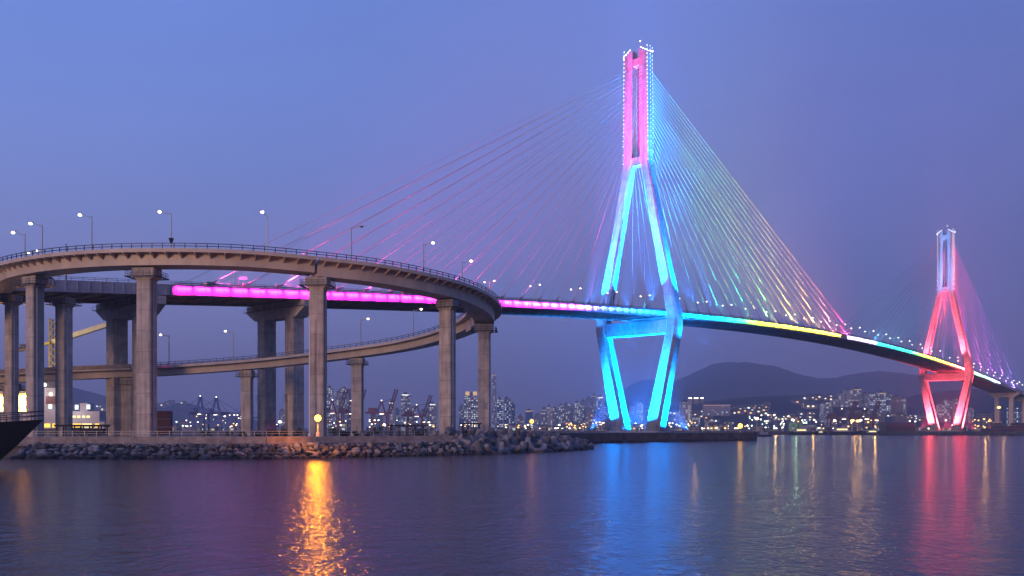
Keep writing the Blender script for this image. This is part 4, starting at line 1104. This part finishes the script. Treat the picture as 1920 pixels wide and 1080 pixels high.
T = [  # px, width, y of the top, depth, wall, crown, look
    (345, 14, 792, 1500, 3, None, 'low brown block'), (497, 6, 752, 1700, 2, None, 'very slim lit tower'), (530, 11, 770, 1700, 0, None, 'slim grey tower'),
    (618, 13, 727, 1650, 2, None, 'tall lit tower with a flat roof'), (634, 8, 736, 1700, 0, None, 'narrow dim tower'), (645, 15, 729, 1660, 2, None, 'wide tall lit tower'), (657, 8, 733, 1700, 0, None, 'narrow grey tower'),
    (700, 9, 775, 1900, 0, None, 'low grey tower'), (712, 12, 783, 1800, 1, None, 'low pale block'), (735, 12, 754, 1700, 1, 'sign', 'pale tower with a bright roof sign'), (745, 9, 768, 1800, 0, None, 'short grey tower'),
    (761, 17, 739, 1650, 2, 'sign', 'tall lit office tower'), (775, 9, 765, 1800, 0, None, 'narrow dim tower'), (795, 14, 770, 1800, 1, None, 'pale mid-height block'), (811, 17, 757, 1700, 0, 'sign', 'grey tower with a white roof light'),
    (866, 10, 762, 1800, 0, None, 'dim tower half hidden by the pier'), (884, 28, 741, 1500, 2, 'two', 'broad lit tower with two glowing roof crowns'), (899, 9, 750, 1700, 0, None, 'dim grey tower'),
    (926.5, 8, 703, 2300, 0, 'line', 'very tall slender tower'), (937, 11, 748, 1600, 2, None, 'lit apartment slab'), (951, 13, 747, 1600, 2, None, 'wider lit apartment slab'), (962, 8, 758, 1650, 0, None, 'narrow stepped slab'),
    (976, 10, 780, 1900, 3, None, 'low dim block'), (992, 15, 770, 1700, 1, 'line', 'pale block with an orange roof line'), (1008, 12, 778, 1900, 0, None, 'low hazy block'), (1020, 11, 766, 1900, 0, None, 'hazy grey slab'),
    (1030, 9, 762, 1850, 1, None, 'hazy pale slab'), (1041, 11, 765, 1900, 0, None, 'grey slab with scattered lights'), (1052, 9, 760, 1850, 2, None, 'well lit slab'), (1062, 10, 758, 1850, 0, None, 'grey slab in the row'),
    (1072, 9, 760, 1900, 1, None, 'pale narrow slab'), (1082, 11, 755, 1800, 2, None, 'brightly lit slab'), (1093, 9, 752, 1850, 0, None, 'tall grey slab'), (1104, 11, 747, 1750, 0, None, 'tall stepped tower'),
    (1115, 12, 742, 1750, 0, None, 'tallest tower of the row'), (1126, 11, 744, 1760, 1, 'sign', 'tall pale tower with a white light'), (1138, 10, 752, 1800, 0, None, 'grey tower partly behind the pylon leg'),
    (1120, 30, 775, 1300, 3, None, 'broad low brown shed block'), (1172, 12, 770, 1700, 0, None, 'grey mid-height slab'), (1186, 10, 762, 1750, 1, None, 'pale slab'), (1199, 11, 756, 1700, 2, None, 'lit slab'), (1212, 9, 768, 1750, 0, None, 'short grey slab'),
    (1272, 9, 772, 1500, 0, None, 'narrow grey block'), (1285, 20, 754, 1450, 1, None, 'broad pale apartment block'), (1305, 12, 782, 1400, 0, None, 'low grey block'), (1330, 16, 788, 1350, 3, None, 'low brown block'),
    (1367, 14, 792, 1300, 3, None, 'low brown roofed block'),
    (1543, 9, 757, 1500, 1, None, 'pale narrow tower'), (1554, 12, 755, 1400, 0, None, 'grey block'), (1566, 9, 748, 1700, 0, None, 'hazy grey slab'), (1577, 10, 738, 1700, 1, None, 'tall pale slab'), (1590, 12, 732, 1700, 1, None, 'tall pale tower'),
    (1606, 14, 730, 1700, 0, 'line', 'tallest tower with a lit roof line'), (1622, 10, 738, 1700, 0, None, 'grey slab'), (1636, 11, 740, 1600, 2, None, 'narrow lit slab'), (1652, 14, 737, 1600, 2, 'line', 'wide brightly lit slab'), (1665, 8, 739, 1620, 2, None, 'slim lit slab'),
    (1680, 12, 744, 1600, 3, None, 'dim brown slab'), (1693, 10, 748, 1600, 0, None, 'low grey slab'), (1600, 24, 770, 1250, 3, None, 'broad low brown workshop'), (1640, 30, 774, 1250, 3, None, 'long low brown hall'),
    (1690, 26, 778, 1250, 3, None, 'wide dim hall'),
    (1764, 10, 757, 1500, 2, None, 'slim lit tower'), (1774, 10, 751, 1500, 2, None, 'taller lit tower'), (1785, 11, 752, 1550, 0, None, 'grey tower'), (1795, 10, 748, 1520, 0, None, 'tall grey tower'), (1806, 9, 758, 1550, 0, None, 'short grey tower'),
    (1818, 9, 765, 1500, 0, None, 'narrow hazy tower'), (1845, 22, 776, 1300, 3, None, 'low brown block'), (1868, 12, 772, 1300, 3, None, 'dim block behind the yard lights'), (1898, 14, 765, 1350, 2, None, 'lit tower between the viaduct columns'),
    (1915, 10, 772, 1400, 0, None, 'grey tower at the right edge')]
seen = {}
for px, w_, yt, D, k, cap, look in T:
    lb = look + ' ' + lab_between(px)
    seen[lb] = seen.get(lb, 0) + 1
    if seen[lb] > 1: lb = look + ', ' + ORD[seen[lb] - 1] + ' from the left, ' + lab_between(px)
    tower(px, w_, yt, D, k, cap, place_=lb)

# low harbour buildings along the far shore
shed_m = window_wall('harbour_shed_wall', (.34, .31, .28), (1, .75, .4), .3, 6, 4.5, .6)
def shed(px, w_, ytop, D, m, label, rise=1.6, rm=None):
    x = XD(px, D); W = w_ / F * D; z1 = CAMZ + (HZ - ytop) / F * D; H = z1 - 3.4 - rise; r = empty('harbour_shed', (x, D, 3.4)); tag(r, label, 'building', 'sheds along the far quay')
    q = MB(); q.box((0, 0, H / 2), (W, 16, H)); q.build('wall', m, r)
    q = MB(); q.loft([[Vector((xx, -8.5, H)), Vector((xx, 8.5, H)), Vector((xx, 0, H + rise))] for xx in (-W / 2 - .5, W / 2 + .5)]); q.build('roof', rm or M['under'], r)
    q = MB(); q.box((W * .2, -8.1, 2.2), (min(6, W * .2), .3, 4.4)); q.build('door', M['rail'], r)
    return r
rs = random.Random(21)
LOWS = [(330, 12), (365, 30), (405, 26), (440, 20), (492, 16), (525, 18), (556, 16), (630, 24), (648, 10), (700, 22), (735, 24), (770, 20), (805, 22), (868, 18), (890, 14), (940, 16), (965, 18),
        (990, 20), (1020, 24), (1050, 22), (1080, 20), (1108, 24), (1135, 18), (1165, 14), (1190, 16), (1212, 12), (1275, 20), (1305, 26), (1345, 30), (1380, 22), (1425, 24), (1455, 22),
        (1520, 18), (1545, 20), (1590, 36), (1628, 20), (1655, 14), (1718, 16), (1735, 12), (1775, 18), (1800, 14), (1838, 18), (1850, 14)]
for i, (px, w_) in enumerate(LOWS):
    D = 990 + rs.random() * 160 if px > 300 else 990
    if 1700 < px: D = 900 + rs.random() * 80
    shed(px, w_, 797 + rs.random() * 5 - (5 if i % 4 == 0 else 0), D, shed_m, 'low harbour shed %s, %s from the left' % (lab_between(px), ORD[sum(1 for a, _ in LOWS[:i] if lab_between(a) == lab_between(px))]))
# arched dark warehouse
D = 900; r = empty('warehouse', (XD(1682, D), D, 3.4)); tag(r, 'long dark warehouse with a curved roof on the far quay left of the red pylon', 'building')
W = 54 / F * D; q = MB(); q.loft([[Vector((xx, -9, 0)), Vector((xx, 9, 0)), Vector((xx, 9, 5.5)), Vector((xx, 6, 8.3)), Vector((xx, 0, 9.6)), Vector((xx, -6, 8.3)), Vector((xx, -9, 5.5))] for xx in (-W / 2, W / 2)])
q.build('shell', mat('dark_sheet_metal', (.05, .045, .055), .6), r)
for k in range(9):
    q = MB(); q.box((-W / 2 + 1.8 + k * (W - 3.6) / 8, -9.1, 3.4), (.3, .3, 6)); q.build('rib', M['rail'], r)
# container yard right of the red pylon
ctm = [mat('maroon_container_steel', (.12, .03, .035), .6), mat('dark_purple_container_steel', (.06, .03, .06), .6), mat('brown_container_steel', (.12, .06, .03), .6)]
pos = ['bottom', 'middle', 'top']
for i, (px, n_) in enumerate(((1868, 3), (1888, 2), (1906, 3), (1925, 3), (1850, 1))):
    for k in range(n_):
        D = 842; container((XD(px, D), D, 3.6 + k * 2.62), 0, ctm[(i + k) % 3], '%s shipping container, %s of the %s stack right of the red pylon' % (['maroon', 'dark purple', 'brown'][(i + k) % 3], pos[k], ORD[i]), 'containers right of the red pylon', 9.4)

# quay cranes
def sts_crane(px, ytop, D, m, label, raised, s=1.0, ybeam=None):
    x = XD(px, D); r = empty('quay_crane', (x, D, 3.4)); tag(r, label, 'crane', 'gantry cranes of the container port')
    H = (HZ - ytop) / F * D + CAMZ - 3.4
    if raised: hb = H * .44
    else: hb = H * .54
    lw, ld = 9, 7
    for a in (-1, 1):
        for b in (-1, 1):
            q = MB(); q.beam((a * lw, b * ld, 0), (a * lw * .9, b * ld, hb), 1.5, 1.5); q.build('leg', m, r)
    q = MB()
    for b in (-1, 1):
        q.beam((-lw, b * ld, hb * .45), (lw, b * ld, hb * .45), 1.2, 1.2)
        q.beam((-lw, b * ld, hb * .45), (lw * .9, b * ld, hb), .7, .7)
    q.build('portal_frame', m, r)
    q = MB(); q.beam((-lw * 1.8 if raised else -28, 0, hb), (lw * 1.3 if raised else 34, 0, hb), 4.5, 2.2); q.box((-lw * .9, 0, hb + 3), (9, 6, 5)); q.build('main_girder', m, r)
    q = MB()
    for b in (-1, 1):
        q.beam((-3, b * 3, hb), (1.5, b * 1.2, H if not raised else hb + H * .26), .9, .9); q.beam((6, b * 3, hb), (2.5, b * 1.2, H if not raised else hb + H * .26), .9, .9)
    q.box((2, 0, H if not raised else hb + H * .26), (3.6, 3.6, 1.6))
    q.build('apex_frame', m, r)
    q = MB()
    if raised:
        a = Vector((lw * 1.2, 0, hb)); b = Vector((lw * 1.2 + 8, 0, H)); lattice(q, a, b, 3.2, 10, .45); q.tube((2, 0, hb + H * .26), a.lerp(b, .6), .25, n=4); q.build('raised_boom', m, r)
    else:
        q.tube((2, 0, H), (30, 0, hb), .25, n=4); q.tube((2, 0, H), (16, 0, hb), .22, n=4); q.tube((2, 0, H), (-24, 0, hb), .25, n=4); q.build('boom_stay', m, r)
    q = MB(); q.ball((2, 0, (H if not raised else hb + H * .26) + 1.6), .6, 6, 4); q.box((3, -4.2, hb - 1.4), (5, .5, .6)); q.build('work_light', M['lampw'], r)
    return r
bl = mat('blue_crane_paint', (.07, .12, .36), .6); rd = mat('red_crane_paint', (.16, .05, .09), .6)
sts_crane(372, 745, 1000, bl, 'blue gantry crane with lowered boom, left one of the pair', False)
sts_crane(402, 747, 1000, bl, 'blue gantry crane with lowered boom, right one of the pair', False)
sts_crane(452, 762, 1150, bl, 'blue gantry crane half hidden by a slim pier', False)
sts_crane(620, 728, 1080, rd, 'reddish crane with raised boom just right of the orange lamp', True)
sts_crane(655, 730, 1120, rd, 'reddish crane with raised boom beside the slim pier', True)
sts_crane(712, 730, 1030, rd, 'reddish crane with the tallest raised boom between the middle piers', True)
sts_crane(778, 741, 1080, rd, 'reddish crane with raised boom left of the third ramp pier', True)
sts_crane(1575, 752, 1050, mat('dull_crane_paint', (.12, .07, .09), .6), 'dull red portal crane on the far quay below the towers', True)
sts_crane(1618, 752, 1050, bpy.data.materials['dull_crane_paint'], 'dull red portal crane, right one of two on the far quay', True)

# masts on the mountain tops
def summit_mast(px, y0, y1, hill, label, n_=1):
    D = hill.D; p = P(px, y1, D); q = MB()
    q.tube((p.x, D, p.z - 30), (p.x, D, CAMZ + (HZ - y0) / F * D), 1.6, .8, 5)
    q.beam((p.x - 6, D, (p.z + CAMZ + (HZ - y0) / F * D) / 2), (p.x + 6, D, (p.z + CAMZ + (HZ - y0) / F * D) / 2), 1.5, 1.5)
    tag(q.build('radio_mast', M['under']), label, 'mast')
summit_mast(1359, 666, 682, H_main, 'thin radio mast on the rounded mountain summit, left one')
summit_mast(1382, 667, 682, H_main, 'thin radio mast on the rounded mountain summit, right one')
summit_mast(1646, 684, 700, H_main, 'tall radio mast on the long ridge at right')

# hillside houses with lit windows
hw = [emat('warm_white_house_light', (1, .86, .62), 2.2), emat('cool_white_house_light', (.85, .95, 1), 2.4), emat('amber_house_light', (1, .55, .25), 2)]
hm = mat('pale_house_wall', (.30, .28, .27), .9); protos = []
for k in range(3):
    r = empty('hill_house', (0, 0, -500 - k * 30)); q = MB(); q.box((0, 0, 2.5), (9, 8, 7)); q.build('wall', hm, r)
    q = MB(); q.loft([[Vector((x, -4.6, 6)), Vector((x, 4.6, 6)), Vector((x, 0, 8))] for x in (-5, 5)]); q.build('roof', M['under'], r)
    q = MB(); q.box((-1.5, -4.2, 4.2), (2.6, .5, 1.7)); q.build('lit_window', hw[k], r); protos.append(r)
pu = [False] * 3
def house(x, y, z, k, label, grp, s=1.0):
    o = copy_tree(protos[k]) if pu[k] else protos[k]; pu[k] = True
    o.location = (x, y, z); o.scale = (s,) * 3; tag(o, label, 'house', grp)
rh = random.Random(9)
REG = [(1375, 1440, 758, 778, 34, 'above the orange breakwater lamp'), (1440, 1530, 772, 792, 30, 'low on the hill right of the breakwater'), (1487, 1527, 748, 768, 34, 'in the dense cluster on the dark hillside'),
       (1300, 1380, 765, 790, 16, 'scattered on the left of the low hill'), (1500, 1560, 742, 752, 10, 'near the hill crest'), (1540, 1720, 772, 790, 28, 'below the long ridge'), (1700, 1760, 770, 792, 8, 'left of the red pylon'),
       (1200, 1290, 775, 792, 12, 'by the cyan pylon foot')]
nh = 0
for x0, x1, y0, y1, n, g in REG:
    for i in range(n):
        k_ = rh.choice([0, 0, 1, 2]); px, py = rh.uniform(x0, x1), rh.triangular(y0, y1, (y0 + y1) / 2)
        if 'dense' in g: py = y0 + (px - x0) / (x1 - x0) * 12 + abs(rh.gauss(0, 3))
        # walk along the sight line until it meets the slope
        D = 1000
        while D < 2090:
            p = P(px, py, D)
            if H_mid.z(p.x, D) >= p.z - 3: break
            D += 8
        p = P(px, py, D); zz = min(p.z - 4, max(3.6, H_mid.z(p.x, D) - 1)) if D < 2090 else H_mid.z(p.x, 2090)
        house(p.x, D, max(3.6, min(p.z - 4.5, H_mid.z(p.x, D) - .5)) if D > 1260 else 3.6, k_, 'hill house with one %s window, %s' % (['warm white', 'cool white', 'amber'][k_], g), g, rh.uniform(.75, 1.2) * (1.0 if D < 1600 else 1.25)); nh += 1
REG2 = [(165, 205, 760, 776, 12, 'on the slope above the ship stern'), (300, 345, 750, 766, 4, 'on the far slope left of the blue cranes')]
for x0, x1, y0, y1, n, g in REG2:
    for i in range(n):
        k_ = rh.choice([0, 1]); px, py = rh.uniform(x0, x1), rh.uniform(y0, y1); D = 2450
        while D < 3590:
            p = P(px, py, D)
            if H_left.z(p.x, D) >= p.z - 3: break
            D += 10
        p = P(px, py, D); house(p.x, D, H_left.z(p.x, D) - 1, k_, 'far house with a %s window, %s' % (['warm white', 'cool white'][k_], g), g, 2.2); nh += 1
# bright hall on the low hill and lit crest lights
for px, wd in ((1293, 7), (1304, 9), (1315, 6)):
    p = P(px, 746.5, 1990); q = MB(); r = empty('hilltop_hall', (p.x, 1990, p.z - 8)); tag(r, 'flat-roofed hall with glowing facade on the low hill crest, %s of three' % {1293: 'left', 1304: 'middle, longest', 1315: 'right'}[px], 'building', 'glowing halls on the crest')
    q.box((0, 0, 2), (wd / F * 1990, 14, 14)); q.build('wall', hm, r); q = MB(); q.box((0, -7.2, 8), (wd / F * 1990 * .9, .5, 2.2)); q.build('glowing_facade', M['lampw'], r)  # facade strip glows by itself in place of floodlighting
p = P(1343, 760, 1600); r = empty('school_building', (p.x, 1600, p.z - 14)); tag(r, 'long pale horizontal building on the low hill right of the cyan pylon', 'building')
q = MB(); q.box((0, 0, 6), (46, 14, 20)); q.build('wall', WM[1], r); q = MB(); q.box((0, -7.3, 13.5), (46, .4, .9)); q.build('roof_light_strip', emat('dim_pinkish_strip', (1, .6, .6), .5), r)

# harbour light masts
mh = [M['lampw'], emat('amber_mast_light', (1, .55, .18), 4), emat('cool_mast_light', (.75, 1, .88), 4), emat('red_mast_light', (1, .18, .12), 4)]
mp = []
for k in range(4):
    r = empty('light_mast', (0, 0, -700 - k * 30)); q = MB(); q.tube((0, 0, -14), (0, 0, 0), .22, .14, 5); q.build('pole', M['polesteel'], r)
    q = MB(); q.ball((0, 0, .3), .9, 8, 5, (1.15, 1, .75)); q.build('lamp_head', mh[k], r); mp.append(r)
mu = [False] * 4
def lmast(px, py, D, k, label, grp, s=1.0, z0=3.5):
    o = copy_tree(mp[k]) if mu[k] else mp[k]; mu[k] = True
    p = P(px, py, D); o.location = p; o.scale = (s, s, max(.1, (p.z - z0) / 14)); tag(o, label, 'light mast', grp)
    for ch in o.children:
        if ch.name.startswith('lamp_head'): ch.scale = (1, 1, 1 / o.scale[2] * s)
rm_ = random.Random(33)
MR = [(322, 350, 788, 800, 6, (0, 2)), (350, 450, 776, 803, 22, (0, 0, 2, 1)), (440, 456, 770, 800, 5, (0, 2)), (488, 512, 788, 803, 4, (0, 1)), (516, 540, 784, 802, 6, (0, 2)), (545, 560, 796, 803, 3, (1, 0)),
      (614, 654, 784, 803, 9, (0, 2, 1)), (690, 800, 786, 803, 24, (0, 0, 2, 1)), (800, 818, 790, 803, 4, (0, 1)), (862, 895, 792, 803, 8, (1, 0)), (930, 985, 796, 806, 14, (1, 1, 0)), (985, 1060, 796, 806, 18, (0, 0, 2)),
      (1060, 1100, 794, 804, 16, (1, 1, 3, 0)), (1095, 1135, 792, 798, 7, (0, 1)), (1160, 1215, 792, 806, 6, (1, 0)), (1255, 1275, 792, 802, 7, (1, 0)), (1275, 1320, 790, 806, 7, (1, 0)), (1310, 1345, 801, 807, 14, (1, 0, 0)), (1345, 1400, 798, 808, 9, (1, 0)),
      (1400, 1480, 778, 806, 38, (0, 0, 2)), (1480, 1545, 784, 806, 20, (0, 2, 1)), (1560, 1620, 786, 808, 20, (1, 0, 0)), (1620, 1660, 788, 808, 14, (0, 1)), (1700, 1745, 790, 806, 6, (0, 1)), (1760, 1800, 786, 800, 5, (0, 2)), (1820, 1860, 784, 792, 9, (1,)), (1820, 1850, 796, 806, 6, (1,))]
nm = 0
for x0, x1, y0, y1, n, ks in MR:
    g = 'quay lights ' + lab_between((x0 + x1) / 2)
    for i in range(n):
        k_ = rm_.choice(ks); D = rm_.uniform(975, 1120) if x0 < 1700 else rm_.uniform(890, 980); py = rm_.uniform(y0, y1)
        lmast(rm_.uniform(x0, x1), min(py, 803.5 if D > 960 else 804), D, k_, ('%s light on a thin mast ' % ['white', 'amber', 'pale green', 'red'][k_]) + lab_between((x0 + x1) / 2), g, rm_.uniform(.55, 1.15)); nm += 1
for px, py, k, s, lb in ((1555 + 43, 790, 1, 2.0, 'large amber floodlight in front of the brown hall, left of two'), (1608, 790.5, 1, 2.0, 'large amber floodlight in front of the brown hall, right of two'), (1419, 786, 0, 2.0, 'large white floodlight above the far quay'),
                         (1486, 788, 2, 1.7, 'pale green floodlight by the orange gas flames'), (1873, 765, 1, 1.8, 'tall amber mast lamp in front of the last portal pier'), (525, 792, 0, 1.9, 'round white floodlight between the portal pier columns')):
    lmast(px, py, 960 if px < 1700 else 880, k, lb, None, s)
for px, py, pw in ((1598, 790, 6e3), (1608, 790, 6e3), (1873, 768, 7e3), (1840, 789, 7e3), (1090, 800, 1.5e4), (1330, 804, 1.2e4), (1300, 800, 6e3), (1450, 800, 6e3), (1520, 801, 6e3), (1635, 801, 8e3), (1120, 801, 6e3), (960, 803, 6e3), (1790, 801, 6e3), (770, 801, 5e3), (400, 801, 5e3)):
    D = 955 if px < 1700 else 876; p = P(px, py, D); point('yard_light', (p.x, p.y - 8, p.z + 3), pw * .3, (1, .52, .12), .8)
# green-lit tank yard
gt = mat('green_tank_paint', (.20, .42, .22), .5)
for i, px in enumerate((1483, 1492, 1501)):
    p = P(px, 806, 985); r = empty('storage_tank', (p.x, 985, 3.5)); q = MB(); q.tube((0, 0, 0), (0, 0, 9), 2.4, 2.4, 16); q.tube((0, 0, 9), (0, 0, 10), 2.4, .4, 16); q.build('shell', gt, r)
    q = MB(); q.tube((-2.5, -.6, 0), (-2.5, -.6, 10), .12, n=4); q.build('ladder', M['rail'], r); tag(r, 'green-lit storage tank on the far quay, %s from the left' % ORD[i], 'tank', 'green tanks')
point('tank_light', (XD(1490, 970), 965, 14), 1.5e3, (.5, 1, .5), .6)
for i, px in enumerate((1491, 1494.5)):
    p = P(px, 800, 992); q = MB(); q.tube((p.x, 992, 3.5), (p.x, 992, P(px, 781, 992).z), .8, .6, 8); tag(q.build('chimney', mat('orange_stack', (.7, .25, .1), .6)), 'thin orange-lit chimney behind the green tanks, %s one' % ('left', 'right')[i], 'chimney')
point('stack_light', (XD(1492, 980), 984, 8), 8e3, (1, .35, .1), .5)

# small boats
def boat(px, D, L_, label, m, rz=0):
    x = XD(px, D); r = empty('boat', (x, D, 0), rz); tag(r, label, 'boat', None)
    b, _ = hull_mesh(L_, L_ * .24, L_ * .09, -.4, L_ * .06, L_ * .05, 10); b.build('hull', m, r)
    q = MB(); q.box((-L_ * .12, 0, L_ * .15), (L_ * .4, L_ * .16, L_ * .13)); c_ = q.build('cabin', whitep, r)
    q = MB(); q.box((-L_ * .12, -L_ * .085, L_ * .16), (L_ * .3, L_ * .01, L_ * .04)); q.build('cabin_window', yel2, c_)
    q = MB(); q.box((-L_ * .02, 0, L_ * .25), (L_ * .13, L_ * .12, L_ * .09)); q.build('wheelhouse', whitep, r)
    q = MB(); q.tube((-L_ * .1, 0, L_ * .2), (-L_ * .1, 0, L_ * .5), .12, n=5); q.build('mast', M['rail'], r)
boat(1428, 700, 15, 'dark moored vessel just beyond the tip of the long breakwater', hulln, math.pi)
boat(1508, 915, 30, 'low moored boat along the lit far quay', hullb); boat(1640, 880, 22, 'boat moored left of the dark arched warehouse', hulln); boat(1585, 905, 34, 'long low vessel below the amber floodlights', hulln)
boat(1540, 925, 18, 'small boat at the far quay', hulln)
# buoy light on the breakwater tip
q = MB(); p = P(1409, 818, 436); q.tube((p.x, p.y, 0), (p.x, p.y, 3.0), .6, .5, 8); tag(q.build('mooring_bollard', M['polesteel']), 'pale bollard at the tip of the long breakwater', 'bollard')
# concrete stones along the red pylon's shore
rnd = random.Random(8); q = MB()
for k in range(160):
    x = rnd.uniform(XD(1650, 850), XD(1930, 850)); y = 838 + max(0, (XD(1730, 845) - x)) * 1.2; q.ball((x, y - rnd.uniform(0, 4), rnd.uniform(.2, 2.2)), rnd.uniform(.8, 1.4), 6, 4)
tag(q.build('shore_rubble', M['tetra']), 'pale heaped armour stones along the shore below the red pylon', 'rubble', kind='stuff')
print('houses', nh, 'masts', nm)

# ================================================================== HAZE
HAZE = 2.5e-4
hz = MB(); hz.add([(x, y, z) for z in (-9, 370) for x, y in ((-6000, -320), (6000, -320), (6000, 6000), (-6000, 6000))], [(3, 2, 1, 0), (4, 5, 6, 7), (0, 1, 5, 4), (1, 2, 6, 5), (2, 3, 7, 6), (3, 0, 4, 7)])
hm_ = bpy.data.materials.new('evening_haze'); hm_.use_nodes = True; t_ = hm_.node_tree; t_.nodes.clear()
o_ = t_.nodes.new('ShaderNodeOutputMaterial'); v_ = t_.nodes.new('ShaderNodeVolumePrincipled'); v_.inputs['Color'].default_value = (.66, .77, 1, 1); v_.inputs['Density'].default_value = HAZE
t_.links.new(v_.outputs[0], o_.inputs['Volume'])
ho = hz.build('haze', hm_); tag(ho, kind='stuff')
